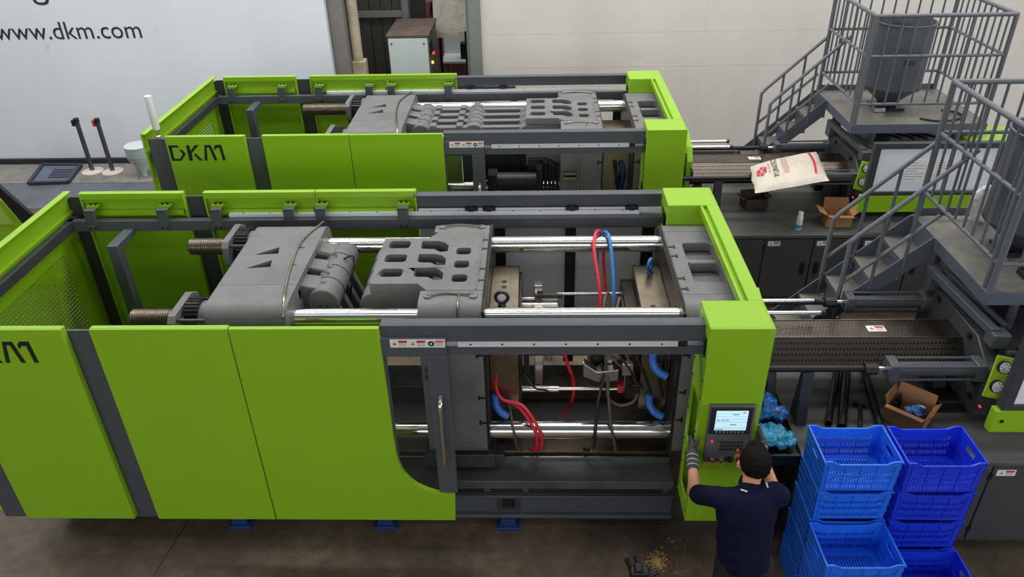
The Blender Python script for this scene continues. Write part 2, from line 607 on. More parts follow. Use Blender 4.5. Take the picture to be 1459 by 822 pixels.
M['redlamp'] = mat('red_lamp', srgb(255, 50, 70), 0.3, 0, 0, 1, emit=1.6)

fl = MB()
fl.box(-16, 12, -8.5, 16.5, -0.2, 0)
struct(fl.build('floor', 'floor', center=False))
ap = MB()
ap.box(-16, 12, 11.19, 12.02, 0.0, 0.012)
struct(ap.build('floor_apron', 'apron', bevel=0.004))
ap = MB()
ap.box(-16, -4.6, 10.25, 11.18, 0.0, 0.006)
struct(ap.build('floor_painted_strip', 'matgrey'))
wl = MB()
wl.prism([(-16, 0), (-3.18, 0), (-3.18, 8), (-16, 8)], 'y', 12.04, 12.16)
w_left = struct(wl.build('wall_back', 'banner'))
tx = MB()
text_mb(tx, 'www.dkm.com', None, (-8.37, 12.039, 2.045), width=2.30, height=0.262, udir=(1, 0, 0), vdir=(0, 0, 1))
tx.build('banner_lettering', 'ink', w_left, smooth=0, label='dark lettering www.dkm.com')
tx = MB()
text_mb(tx, 'g', None, (-7.60, 12.039, 2.555), width=0.25, height=0.36, udir=(1, 0, 0), vdir=(0, 0, 1))
tx.build('banner_lettering', 'ink', w_left, smooth=0, label='large dark letter g')
wl = MB()
wl.prism([(-0.83, 0), (12, 0), (12, 8), (-0.83, 8)], 'y', 12.06, 12.18)
w_r = struct(wl.build('wall_back', 'sheet'))
# seams of the white sheets
for x0, x1, z0, z1 in ((-0.83, 12, 2.02, 2.024), (-0.83, 12, 1.50, 1.504), (2.56, 2.566, 0.02, 6)):
    s = MB()
    s.box(x0, x1, 12.058, 12.06, z0, z1)
    s.build('sheet_seam', 'sheet', w_r)
kb = MB()
kb.box(-16, -3.18, 11.98, 12.04, 0, 0.10)
struct(kb.build('baseboard_back', 'kerb', bevel=0.006))
kb = MB()
kb.box(-0.83, 12, 12.0, 12.06, 0, 0.10)
struct(kb.build('baseboard_back', 'kerb', bevel=0.006))
# the hall walls behind and beside the viewer, with unseen window frames added around the fill lamps
M['hallwall'] = mat('off_white_hall_wall', srgb(196, 194, 188), 0.7, 0, 0.04, 2)
hw = MB()
hw.prism([(-16, 0), (12, 0), (12, 8), (-16, 8)], 'y', -8.45, -8.3)
struct(hw.build('wall_front', 'hallwall'))
hw = MB()
hw.prism([(-8.3, 0), (12.0, 0), (12.0, 8), (-8.3, 8)], 'x', 11.85, 12.0)
struct(hw.build('wall_right', 'hallwall'))
wf = MB()
for z in (3.5, 6.85):
    wf.box(-11.6, 6.6, -8.3, -8.18, z, z + .1)
for k in range(8):
    x = -11.6 + k * 2.586
    wf.box(x, x + .1, -8.3, -8.18, 3.6, 6.85)
struct(wf.build('added_window_1', 'frame'))
wf = MB()
for z in (3.0, 6.2):
    wf.box(11.72, 11.85, -2.1, 5.2, z, z + .1)
for k in range(5):
    y = -2.1 + k * 1.8
    wf.box(11.72, 11.85, y, y + .1, 3.1, 6.2)
struct(wf.build('added_window_2', 'frame'))
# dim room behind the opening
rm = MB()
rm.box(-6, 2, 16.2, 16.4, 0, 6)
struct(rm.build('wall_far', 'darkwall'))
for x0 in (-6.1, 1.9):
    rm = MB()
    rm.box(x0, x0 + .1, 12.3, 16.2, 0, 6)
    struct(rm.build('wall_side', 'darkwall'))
pl = MB()
pl.box(-3.215, -2.945, 12.2, 12.5, 0, 7)
struct(pl.build('trim_pillar', 'pillar', bevel=0.01))
pt = MB()
pt.box(-1.02, -0.83, 12.02, 12.2, 0, 7)
pt.box(-1.06, -1.02, 12.08, 12.2, 0, 7)
struct(pt.build('trim_door_post', 'frame', bevel=0.008))
# cream down pipe
t = thing('drain_pipe', (-2.85, 12.42, 0), 'cream vertical drain pipe beside the grey pillar', 'pipe')
p = MB()
p.cyl((-2.85, 12.42, 1.55), (-2.85, 12.42, 6.5), 0.083, n=24)
p.build('pipe', 'cream', t)
p = MB()
p.box(-2.94, -2.73, 12.33, 12.54, 0, 1.56)
p.build('base_box', 'cream', t, bevel=0.01)
# sliding gate leaf
t = thing('sliding_gate', (-2.4, 13.9, 0), 'dark ribbed metal gate behind the grey electrical cabinet', 'gate')
for i in range(6):
    p = MB()
    x = -3.5 + i * 0.2
    p.box(x, x + 0.19, 13.95 + 0.02 * (i % 2), 14.0 + 0.02 * (i % 2), 0.0, 5)
    p.build('gate_board', 'gate', t, bevel=0.006)
p = MB()
p.box(-3.5, -2.32, 13.86, 13.95, 1.905, 2.01)
p.build('cross_rail', 'frame', t, bevel=0.006)
p = MB()
p.box(-2.32, -2.20, 13.84, 14.04, 0.0, 5)
p.build('gate_post', 'frame', t, bevel=0.006)
# electrical cabinet in the opening
t = thing('electrical_cabinet', (-2.05, 13.1, 0), 'pale grey electrical cabinet with rusty brown top in the wall opening', 'cabinet')
p = MB()
p.box(-2.37, -1.72, 12.55, 13.68, 0.02, 1.88)
p.build('body', 'pillar', t, bevel=0.008)
p = MB()
p.box(-2.36, -1.73, 12.53, 12.55, 0.15, 1.86)
p.build('front_panel', 'cabwhite', t, bevel=0.006)
p = MB()
p.box(-2.39, -1.70, 12.52, 13.70, 1.88, 1.92)
p.build('top_sheet', 'rusttop', t, bevel=0.006)
for k in range(4):
    p = MB()
    p.box(-1.722, -1.712, 12.66 + k * .10, 12.72 + k * .10, 1.55, 1.74)
    p.build('vent_slot', 'black', t)
for k, (yy, zz, mm) in enumerate(((12.82, 1.40, 'amberlamp'), (13.02, 1.50, 'redlamp'))):
    p = MB()
    p.cyl((-1.72, yy, zz), (-1.69, yy, zz), 0.025, n=14)
    p.build('indicator_lamp', mm, t)
p = MB()
p.bar((-1.70, 12.7, 1.05), (-1.70, 13.4, 1.55), 0.02, 0.02)
p.build('latch_bar', 'black', t)
for xx in (-2.31, -1.79):
    p = MB()
    p.cyl((xx, 12.53, 1.78), (xx, 12.518, 1.78), 0.012, n=10)
    p.build('bolt', 'blacksteel', t)
# stained board and clutter behind it
b = MB()
b.hexa([(-1.78, 13.82, 1.66), (-1.2, 13.82, 1.66), (-1.2, 13.85, 1.66), (-1.78, 13.85, 1.66), (-1.78, 13.92, 2.2), (-1.2, 13.92, 2.2), (-1.2, 13.95, 2.2), (-1.78, 13.95, 2.2)])
t = thing('stained_panel', (-1.5, 13.9, 0), 'stained white board on a frame behind the electrical cabinet', 'board')
b.build('board', 'stainboard', t)
b = MB()
for xx in (-1.72, -1.26):
    b.box(xx, xx + .05, 13.95, 14.0, 0, 2.1)
b.build('frame', 'blacksteel', t)
b = MB()
b.box(-1.75, -1.35, 13.80, 13.84, 1.56, 1.655)
b.build('lower_strip', 'stainboard', t)
t = thing('white_crate_table', (-1.4, 14.3, 0), 'white sheeted table carrying a dark block behind the door post', 'table')
b = MB()
b.box(-1.75, -1.05, 14.35, 14.95, 0.95, 1.0)
b.build('table_top', 'cabwhite', t, bevel=0.01)
b = MB()
b.box(-1.75, -1.05, 14.9, 14.95, 1.0, 1.5)
b.build('back_sheet', 'cabwhite', t)
for xx in (-1.72, -1.12):
    for yy in (14.4, 14.85):
        b = MB()
        b.box(xx, xx + .05, yy, yy + .05, 0, 0.95)
        b.build('leg', 'frame', t)
b = MB()
b.prism([(-1.4, 14.5), (-1.25, 14.45), (-1.12, 14.55), (-1.12, 14.7), (-1.4, 14.7)], 'z', 1.0, 1.28)
tag(b.build('dark_block', 'black', bevel=0.006), 'dark angular block on the white sheeted table', 'block')
t = thing('pink_machine', (-1.5, 15.2, 0), 'faded red machine frame at the back of the wall opening', 'machine')
b = MB()
b.box(-2.1, -0.9, 15.3, 15.8, 0, 1.9)
b.build('bed', 'pinkpaint', t, bevel=0.03)
b = MB()
b.lathe([(0.05, -.04), (0.26, -.04), (0.26, .04), (0.05, .04)], (-1.75, 15.25, 1.75), 24, 'y')
b.build('hand_wheel', 'blacksteel', t)
b = MB()
b.bar((-2.0, 15.2, 2.1), (-1.1, 15.2, 1.75), 0.12, 0.12)
b.build('arm', 'pinkpaint', t, bevel=0.02)


# ------------------------------------------------------------------ clamping half of an injection moulding machine
def hexnut_teeth(mb, c, r, x0, x1, n=30, d=0.012):
    pts = []
    for i in range(n * 2):
        rr = r if i % 2 else r - d
        for da in (-0.25, 0.25):
            a = 2 * PI * (i + da) / (n * 2)
            pts.append((c[0] + rr * math.cos(a), c[1] + rr * math.sin(a)))
    mb.prism(pts, 'x', x0, x1)


TBY, TBZ, TBR = (4.39, 5.44), (0.915, 1.93), 0.066


M['ledge'] = mat('oily_grey_ledge', srgb(84, 86, 88), 0.35, 0.1, 0.1, 5, 0.05, 80, srgb(40, 36, 32), 0.6)
M['railsteel'] = mat('brown_slide_steel', srgb(112, 100, 84), 0.3, 0.8, 0.25, 6, 0.05, 60, srgb(50, 42, 36), 0.7)


def guard_hook(root, o, x, side):
    """grey strap that hangs a guard panel on the rail, with a green lug"""
    s = 1 if side else -1
    Y = lambda d: (5.80 + d) if side else (4.05 - d)
    m = MB(o)
    a, b = sorted((Y(-0.012), Y(0.0)))
    m.box(x - .045, x + .045, a, b, 1.90, 2.085)
    a, b = sorted((Y(-0.012), Y(0.10)))
    m.box(x - .045, x + .045, a, b, 2.073, 2.085)
    h = m.build('panel_hook', 'grey', root, bevel=0.004)
    m = MB(o)
    a, b = sorted((Y(0.06), Y(0.12)))
    m.box(x - .05, x + .05, a, b, 2.085, 2.098)
    m.build('hook_lug', 'green', h)
    m = MB(o)
    for dx in (-.022, .022):
        a, b = sorted((Y(-0.02), Y(-0.012)))
        m.cyl((x + dx, a, 1.925), (x + dx, b, 1.925), 0.010, n=8)
        a = Y(0.09)
        m.cyl((x + dx, a, 2.098), (x + dx, a, 2.108), 0.011, n=8)
    m.stuff('bolts', 'black', h)


def pan(root, o, x0, x1, yo, yi, z0, z1, name='guard_panel'):
    """sheet metal door pan: face sheet plus folded edges and stiffeners on the inside"""
    s = 1 if yi > yo else -1
    m = MB(o)
    a, b = sorted((yo, yo + s * .012))
    m.box(x0, x1, a, b, z0, z1)
    a, b = sorted((yo + s * .012, yi))
    for q in ((x0, x0 + .012, z0, z1), (x1 - .012, x1, z0, z1), (x0 + .012, x1 - .012, z1 - .012, z1), (x0 + .012, x1 - .012, z0, z0 + .012)):
        m.box(q[0], q[1], a, b, q[2], q[3])
    c, d = sorted((yi - s * .012, yi))
    m.box(x0 + .012, x1 - .012, c, d, z1 - .055, z1 - .012)
    p = m.build(name, 'green', root, bevel=0.003)
    m = MB(o)
    m.box(x0 + .03, x1 - .03, a, b, z1 - .20, z1 - .16)
    m.build('stiffener', 'green', p)
    return p


def platen_shell(root, o, x0, x1, name, dip=None, top=.155):
    """rounded platen block; dip = (y0, y1, z) leaves a trough in its top for a pierced cover casting"""
    m = MB(o)
    prof = rrect(TBY[0] - .155, TBY[1] + .155, TBZ[0] - .155, TBZ[1] + top, .155, 8)
    if dip:
        zt = TBZ[1] + top
        prof = prof[:9] + [(dip[1], zt), (dip[1], dip[2]), (dip[0], dip[2]), (dip[0], zt)] + prof[9:]
    m.prism(prof, 'x', x0, x1)
    return m.build(name, 'cast', root, bevel=0.008, smooth=0.9)


def eye_bolt(root, c, ang, key, r=0.042, t=0.013, name='eye_bolt'):
    m = MB()
    c = Vector(c)
    d = Vector((math.cos(ang), math.sin(ang), 0))
    n = 22
    R = []
    for i in range(n + 1):
        a = 2 * PI * i / n
        p = c + d * (r * math.cos(a)) + Vector((0, 0, r * math.sin(a) + r + t + .012))
        u = d * math.cos(a) + Vector((0, 0, math.sin(a)))
        w = Vector((-math.sin(ang), math.cos(ang), 0))
        R.append([p + (u * math.cos(2 * PI * k / 10) + w * math.sin(2 * PI * k / 10)) * t for k in range(10)])
    m.rings(R, caps=False)
    m.cyl(c, c + Vector((0, 0, 0.022)), 0.032, 0.026, n=16)
    return m.build(name, key, root, smooth=1.0)


def clamping_unit(o, label, cfg):
    ox, oy = o[0], o[1]
    T = lambda: MB(o)
    root = thing('clamping_unit', (ox - 1.3, oy + 4.93, 0), label, 'machine')
    # ---- bed frame
    m = T()
    for y0 in (4.30, 5.45):
        m.box(-3.9, 1.05, y0, y0 + .10, 0.10, 0.33)
    for x0 in (-3.9, -2.4, -0.28, 0.95):
        m.box(x0, x0 + .12, 4.40, 5.45, 0.12, 0.34)
    m.box(-3.9, 1.05, 4.26, 4.30, 0.10, 0.135)
    m.box(-3.9, 1.05, 4.28, 4.30, 0.30, 0.33)
    bed = m.build('bed_frame', 'grey', root, bevel=0.006)
    m = T()
    for x0 in (-0.42, -0.12, 0.97):
        m.box(x0, x0 + .05, 4.32, 4.36, 0.33, 0.50)
    m.each('bed_upright', 'grey', bed, bevel=0.004)
    m = T()
    m.box(-0.32, -0.14, 4.288, 4.30, 0.16, 0.32)
    m.build('jack_plate', 'darkgrey', bed)
    m = T()
    m.box(-0.28, -0.18, 4.283, 4.289, 0.20, 0.29)
    m.build('jack_slot', 'black', bed)
    m = T()
    m.box(-3.9, 1.02, 4.44, 5.75, 0.47, 0.49)
    m.build('drip_tray', 'trayblack', root)
    m = T()
    m.box(-3.9, 1.02, 4.20, 4.44, 0.49, 0.57)
    m.build('tray_ledge', 'ledge', root, bevel=0.004)
    m = T()
    m.box(-3.9, 1.02, 4.425, 4.44, 0.57, 0.60)
    m.build('tray_lip', 'brightsteel', root)
    m = T()
    m.box(-2.2, 1.0, 4.46, 4.60, 0.49, 0.63)
    m.box(-2.2, 1.0, 5.26, 5.40, 0.49, 0.63)
    m.each('slide_rail', 'railsteel', root, bevel=0.004)
    for i, x in enumerate((-2.40, -1.22, -0.24)):
        for yy in (4.22, 5.50):
            m = T()
            m.box(x - .09, x + .09, yy, yy + .16, 0.0, 0.035)
            m.prism([(x - .07, .035), (x + .07, .035), (x + .05, .10), (x - .05, .10)], 'y', yy + .02, yy + .14)
            m.build('levelling_mount', 'bluepad', root, bevel=0.004)
    # ---- front guard
    pa = pan(root, o, -3.79, -2.977, 3.90, 3.95, 0.48, 2.173)
    logo(pa, o, cfg['logo_x'], 2.085, 3.90, 0.555)
    pan(root, o, -2.80, -1.926, 3.90, 3.95, 0.48, 2.173)
    m = T()
    m.box(-3.99, -3.79, 3.945, 3.96, 0.45, 2.13)
    m.build('corner_strip', 'grey', root)
    m = T()
    m.box(-2.99, -2.79, 3.955, 3.97, 0.45, 2.13)
    m.build('filler_strip', 'grey', root)
    # sliding door: green sheet with a swept foot, grey frame and a clear window
    cv = [(-.602, .48), (-.590, .745), (-.66, .748), (-.73, .762), (-.79, .79), (-.85, .83), (-.90, .885), (-.94, .96), (-.962, 1.04), (-.972, 1.13), (-.975, 1.25), (-.98, 2.173)]
    m = T()
    m.prism([(-1.918, 2.173), (-1.918, .48)] + cv, 'y', 3.90, 3.935)
    door = m.build('sliding_door', 'green', root, bevel=0.003)
    m = T()
    m.box(-1.0, -.57, 3.913, 3.95, 1.95, 2.088)
    m.box(-.70, -.57, 3.913, 3.95, .745, 1.95)
    m.box(-1.0, -.96, 3.936, 3.95, .745, 1.95)
    m.build('door_frame', 'grey', door, bevel=0.004)
    m = T()
    m.box(-.975, -.70, 3.937, 3.943, .70, 1.95)
    m.build('window_pane', 'glass', door)
    m = T()
    m.tube([(-.632, 3.912, 1.63), (-.632, 3.86, 1.60), (-.632, 3.85, 1.52), (-.633, 3.85, 1.16), (-.634, 3.86, 1.07), (-.634, 3.912, 1.04)], .018, 12, 5)
    m.build('door_handle', 'brightsteel', door)
    sticker(door, o, -.92, -.575, 2.024, 2.084, 3.912, 'abc')
    # beams and guide strips
    m = T()
    m.box(-.98, 1.05, 3.945, 3.965, 2.042, 2.165)
    m.box(-.98, 1.05, 3.965, 4.03, 2.155, 2.165)
    m.build('upper_beam', 'grey', root, bevel=0.003)
    m = T()
    m.box(-3.98, 1.05, 3.965, 4.04, 1.925, 1.995)
    m.build('lower_rail', 'grey', root, bevel=0.003)
    m = T()
    m.box(-.50, .88, 3.955, 3.985, 1.995, 2.034)
    g = m.build('guide_strip', 'alu', root)
    m = T()
    for k in range(7):
        m.cyl((-.42 + k * .20, 3.956, 2.014), (-.42 + k * .20, 3.953, 2.014), .007, n=8)
    m.stuff('strip_screws', 'black', g)
    m = T()
    m.box(.885, .94, 3.955, 4.01, 1.995, 2.035)
    m.build('door_stop', 'black', root)
    # ---- rear guard
    for x0, x1 in ((-3.89, -2.99), (-2.82, -1.868), (-1.862, -1.012)):
        pan(root, o, x0, x1, 5.955, 5.90, 0.48, 2.195)
    m = T()
    m.prism(rrect(-4.03, -3.74, .42, 2.145, .04, 4), 'y', 5.945, 5.96)
    m.build('filler_strip', 'darkgrey', root)
    m = T()
    m.box(-3.0, -2.77, 5.945, 5.96, 0.42, 2.145)
    m.build('filler_strip', 'darkgrey', root)
    m = T()
    m.box(-4.02, 1.06, 5.80, 5.86, 1.89, 1.985)
    m.build('lower_rail', 'grey', root, bevel=0.003)
    m = T()
    m.box(-1.03, 1.06, 5.935, 5.955, 2.035, 2.165)
    m.box(-1.03, 1.06, 5.87, 5.935, 2.155, 2.165)
    m.build('upper_beam', 'grey', root, bevel=0.003)
    m = T()
    m.box(-1.03, 1.06 if cfg['rear_sheet'] else -.30, 5.925, 5.945, 1.97, 2.03)
    ch = m.build('cable_trunking', 'darkgrey', root)
    for x in (-.55, -.40, .30, .80) if cfg['rear_sheet'] else (-.85, -.45):
        m = T()
        m.box(x - .055, x + .055, 5.885, 5.93, 1.985, 2.04)
        m.box(x - .02, x + .02, 5.87, 5.90, 1.96, 2.05)
        m.build('limit_switch', 'black', ch, bevel=0.004)
    m = T()
    m.box(-2.62, .86, 5.862, 5.898, 1.985, 2.012)
    g = m.build('guide_strip', 'alu', root)
    m = T()
    for k in range(15):
        m.cyl((-2.5 + k * .23, 5.883, 2.011), (-2.5 + k * .23, 5.883, 2.014), .007, n=8)
    m.stuff('strip_screws', 'black', g)
    for x in (-3.78, -3.157, -2.70, -2.08, -1.81, -1.116):
        guard_hook(root, o, x, True)
    for x in (-3.2, -1.95, -1.62, -1.10):
        guard_hook(root, o, x, False)
    for x in ((-.36, -.27), (.245, .335), (.90, 1.0)):
        m = T()
        m.box(x[0], x[1], 5.86, 5.90, 0.45, 1.89)
        m.build('rear_post', 'black', root)
    if cfg['rear_sheet']:
        m = T()
        m.box(-1.0, 1.05, 5.905, 5.915, 0.48, 2.03)
        m.build('rear_bay_sheet', 'rearscreen', root)
    else:
        m = T()
        m.box(-1.0, 1.05, 5.905, 5.915, 0.48, 1.25)
        m.build('rear_bay_sheet', 'trayblack', root)  # black backing added so the bay interior looks dark
    # inner brace
    m = T()
    m.box(-3.52, -3.43, 5.47, 5.56, 0.6, 1.92)
    m.box(-3.52, -3.43, 5.56, 5.80, 1.86, 1.92)
    m.build('inner_brace', 'grey', root, bevel=0.004)
    m = T()
    m.box(-3.9, -2.3, 5.70, 5.76, 0.80, 0.90)
    m.build('inner_rail', 'darkgrey', root, bevel=0.004)
    # ---- end guard on the left
    m = T()
    m.prism([(3.93, .48), (5.965, .48), (5.965, 2.195), (3.93, 2.195)], 'x', -4.045, -4.03, [[(4.28, .62), (5.66, .62), (5.66, 1.74), (4.28, 1.74)]])
    m.box(-4.03, -3.985, 3.93, 5.965, 2.183, 2.195)
    m.box(-4.03, -4.015, 3.93, 5.965, 2.00, 2.02)
    m.box(-4.015, -3.985, 3.945, 5.94, 0.5, 0.53)
    endp = m.build('end_guard', 'green', root, bevel=0.003)
    # an inner slotted sheet is let into the end guard
    m = T()
    m.box(-4.01, -3.955, 3.96, 5.93, 1.90, 1.985)
    m.build('end_rail', 'darkgrey', root, bevel=0.004)
    sl = T()
    sl.add([(-4.038, 4.27, .61), (-4.038, 5.67, .61), (-4.038, 5.67, 1.75), (-4.038, 4.27, 1.75)], [(0, 1, 2, 3)])
    sl.build('slotted_sheet', 'slots', endp, smooth=0)
    m = T()
    m.cyl((-4.03, 4.6, 1.2), (-3.99, 4.6, 1.2), .03, n=14)
    m.build('latch', 'black', endp)
    # ---- green end columns and cross channel
    for y0, y1, front in ((3.825, 4.144, True), (5.539, 5.876, False)):
        m = T()
        zb = .57
        m.box(1.037, 1.424, y0, y0 + .012, zb, 2.215)
        m.box(1.412, 1.424, y0 + .012, y1, zb, 2.215)
        m.box(1.037, 1.412, y0 + .012, y1, 2.203, 2.215)
        m.box(1.037, 1.412, y1 - .012, y1, zb, 2.203)
        # left side wall with openings
        hs = [[(y0 + .06, 1.15), (y1 - .07, 1.15), (y1 - .07, 1.60), (y0 + .06, 1.60)], [(y0 + .06, .72), (y1 - .07, .72), (y1 - .07, 1.05), (y0 + .06, 1.05)], [(y0 + .05, 1.93), (y1 - .05, 1.93), (y1 - .05, 2.10), (y0 + .05, 2.10)]]
        m.prism([(y0 + .012, zb), (y1 - .012, zb), (y1 - .012, 2.203), (y0 + .012, 2.203)], 'x', 1.037, 1.049, hs)
        c = m.build('end_column', 'green', root, bevel=0.003)
        m = T()
        for zz in (.66, .88, 1.10, 1.38, 1.66, 1.80):
            m.cyl((1.037, y0 + .03, zz), (1.031, y0 + .03, zz), .008, n=8)
            m.cyl((1.037, y1 - .035, zz), (1.031, y1 - .035, zz), .008, n=8)
        m.stuff('column_screws', 'darkgrey', c)
        m = T()
        yy = (y1 - .02, y1 + .10) if front else (y0 - .10, y0 + .02)
        m.box(1.10, 1.36, yy[0], yy[1], .95, 1.25)
        m.build('column_bracket', 'darkgrey', c)
    m = T()
    m.box(1.335, 1.424, 4.144, 5.539, 2.15, 2.215)
    m.box(1.296, 1.335, 4.144, 5.539, 2.15, 2.185)
    m.box(1.285, 1.305, 4.144, 5.539, 2.15, 2.212)
    m.build('cross_channel', 'green', root, bevel=0.003)
    # ---- tie bars
    for y in TBY:
        for z in TBZ:
            m = T()
            m.cyl((cfg['tail'][1] - .05, y, z), (1.0, y, z), TBR, n=40)
            tb = m.build('tie_bar', 'chrome', root, smooth=1.0)
            prof = []
            x = -2.80
            while x < cfg['tail'][0] + .02:
                prof += [(TBR * .92, x), (TBR * 1.03, x + .006), (TBR * 1.03, x + .010), (TBR * .92, x + .016)]
                x += .018
            m = T()
            m.lathe([(TBR * .8, -2.81)] + prof, (0, y, z), 28, 'x')
            m.build('thread', 'thread', tb, smooth=0.4)
    # ---- tail platen
    t0, t1 = cfg['tail']
    tail = platen_shell(root, o, t0, t1, 'tail_platen', (4.58, 5.30, 1.93))
    m = T()
    hl = [[(t0 + .12, y0 + .02), (t0 + .28, y0 + .145), (t0 + .30, y0 + .04)] for y0 in (4.99, 4.79)]
    m.prism([(t0, 4.58), (t1, 4.58), (t1, 5.30), (t0, 5.30)], 'z', 2.03, 2.0855, hl)
    m.build('top_cover_casting', 'cast', tail)
    m = T()
    m.tube([(t0 + .52, 5.55, 2.09), (t0 + .43, 5.2, 2.092), (t0 + .46, 4.75, 2.092), (t0 + .52, 4.4, 2.09), (t0 + .54, 4.26, 2.02)], .009, 6)
    m.each('grease_line', 'steel', tail)
    m = T()
    for y in (5.12, 4.86):
        m.tube([(t0 + .44, y, 2.092), (t0 + .56, y, 2.06), (t0 + .72, y - .01, 2.02)], .006, 6)
    m.each('grease_line', 'steel', tail)
    for y in TBY:
        for z in TBZ:
            m = T()
            hexnut_teeth(m, (y, z), .150, t0 - .145, t0 - .055)
            m.build('gear_nut', 'blacksteel', tail)
            m = T()
            m.cyl((t0 - .06, y, z), (t0 + .02, y, z), .125, n=28)
            m.build('nut_boss', 'cast', tail)
            m = T()
            a_, b_, ch = .215, .135, .085
            poly = [(y - a_ + ch, z - b_), (y + a_ - .04, z - b_), (y + a_, z - b_ + .04), (y + a_, z + b_ - .05), (y + a_ - ch, z + b_), (y - a_ + .04, z + b_), (y - a_, z + b_ - .04), (y - a_, z - b_ + ch)]
            hole = [(y + .075 * math.cos(q * PI / 8), z + .075 * math.sin(q * PI / 8)) for q in range(16)]
            m.prism(poly, 'x', t0 - .215, t0 - .165, [hole])
            m.build('nut_plate', 'cast', tail, bevel=0.008)
            m = T()
            for sy, sz in ((-1, 1), (1, -1)):
                m.cyl((t0 - .18, y + sy * .165, z + sz * .09), (t0 + .02, y + sy * .165, z + sz * .09), .013, n=10)
            m.each('spacer_bolt', 'darkgrey', tail)
    m = T()
    m.box(t0 - .20, t0 - .03, 4.25, 4.34, 1.86, 2.0)
    m.build('sensor_block', 'cast', tail, bevel=0.008)
    # clevis lugs and pins
    px = t1 + .15
    zc = 1.90
    for y0, y1 in ((4.66, 4.83), (4.92, 5.07), (5.15, 5.33)):
        m = T()
        m.prism([(t1 - .02, 1.55), (t1 - .02, 2.03), (t1 + .03, 2.02), (px - .035, zc + .105), (px - .03, zc - .12)], 'y', y0, y1)
        m.build('clevis_lug', 'cast', tail, bevel=0.008)
    m = T()
    m.box(t1 - .02, t1 + .05, 4.68, 5.30, 1.0, 1.97)
    m.build('web', 'cast', tail, bevel=0.01)

    def pin(parent, x, z, r, y0=4.62, y1=5.36, n=4):
        m = T()
        m.cyl((x, y0, z), (x, y1, z), r, n=36)
        p = m.build('pivot_pin', 'cast', parent, bevel=0.008, smooth=0.9)
        m = T()
        for k in range(1, n):
            yy = y0 + (y1 - y0) * k / n
            m.cyl((x, yy - .004, z), (x, yy + .004, z), r + .0035, n=36)
        m.each('seam_ring', 'darkgrey', p)
        m = T()
        for q in (-.025, .025):
            m.cyl((x + q, y0 - .006, z - .02), (x + q, y0, z - .02), .008, n=8)
        m.stuff('end_screws', 'black', p)
        for k in range(3):
            m = T()
            yy = y0 + .12 + k * .22
            m.lathe([(.022, 0), (.022, .008), (.012, .016)], (x - .01, yy, z + r - .004), 10)
            m.build('grease_cap', 'cast', p)
        return p
    pin(tail, px, zc, .112)
    # ---- moving platen
    v1 = cfg['mov']
    v0 = v1 - .43
    mv = platen_shell(root, o, v0, v1, 'moving_platen', (4.49, 5.36, 1.84))
    w0 = v0 - .37
    hl = []
    for k in range(3):
        yb = 4.665 + k * .212
        hl.append(rrect(v0 - .32, v0 - .16, yb + .01, yb + .125, .028, 3))
        yb = 4.625 + k * .206
        hl.append([(v0 - .075, yb + .175), (v0 + .045, yb + .175), (v0 + .10, yb + .15), (v0 + .135, yb + .10), (v0 + .135, yb + .012), (v0 + .08, yb), (v0 + .03, yb + .045), (v0 - .06, yb + .05), (v0 - .075, yb + .065)])
        yb = 4.60 + k * .198
        hl.append(rrect(v0 + .20, v0 + .31, yb, yb + .105, .03, 3))
    m = T()
    m.prism([(w0, 4.58), (v0 - .03, 4.58), (v0 + .04, 4.49), (v1, 4.49), (v1, 5.36), (v0 + .04, 5.36), (v0 - .03, 5.26), (w0, 5.26)], 'z', 2.02, 2.088, hl)
    m.build('top_casting', 'cast', mv, bevel=0.004)
    m = T()
    m.box(v0 + .375, v0 + .39, 4.50, 5.35, 2.088, 2.094)
    m.build('top_ridge', 'cast', mv, bevel=0.003)
    m = T()
    for y0 in (4.585, 5.215):
        m.box(w0, v0 + .01, y0, y0 + .04, 1.55, 2.02)
    m.each('side_web', 'cast', mv, bevel=0.006)
    m = T()
    m.box(w0 + .02, v0 + .01, 4.63, 5.21, 1.60, 1.80)
    m.build('web_core', 'darkgrey', mv)
    pin(mv, w0 + .02, 1.90, .108, 4.58, 5.28)
    m = T()
    m.tube([(v0 + .06, 4.40, 2.10), (v0 + .16, 4.44, 2.095), (v0 + .28, 4.43, 2.095), (v0 + .37, 4.42, 2.10)], .007, 6)
    m.tube([(v0 + .27, 4.43, 2.09), (v0 + .27, 4.30, 2.07), (v0 + .27, 4.24, 1.96)], .007, 6)
    m.tube([(v0 + .06, 5.44, 2.10), (v0 + .2, 5.47, 2.095), (v0 + .37, 5.43, 2.10)], .007, 6)
    m.each('grease_line', 'steel', mv)
    m = T()
    for xx in (v0 + .06, v0 + .37):
        for yy in (4.41, 5.44):
            m.lathe([(.028, 0), (.028, .012), (.014, .018)], (xx, yy, 2.083), 14)
    m.each('grease_cap', 'cast', mv)

    def t_slots(parent, x, s, ys, zs, ztop=2.088):
        m = T()
        for y in ys:
            m.box(min(x, x + s * .035), max(x, x + s * .035), y - .008, y + .008, ztop - .001, ztop + .004)
            m.box(min(x + s * .035, x + s * .05), max(x + s * .035, x + s * .05), y - .022, y + .022, ztop - .001, ztop + .004)
        for z in zs:
            m.box(min(x, x + s * .035), max(x, x + s * .035), 4.231, 4.235, z - .008, z + .008)
            m.box(min(x + s * .035, x + s * .05), max(x + s * .035, x + s * .05), 4.231, 4.235, z - .022, z + .022)
        m.stuff('t_slots', 'black', parent)
    t_slots(mv, v1 + .001, -1, (4.62, 4.78, 5.08, 5.22), (1.72, 1.35, 1.12))
    m = T()
    m.box(v1, v1 + .02, 4.27, 5.56, .80, 2.05)
    m.build('platen_face', 'oilsteel', mv)
    m = T()
    for z in (1.55, 1.60):
        m.box(v0 + .03, v0 + .16, 4.18, 4.235, z, z + .025)
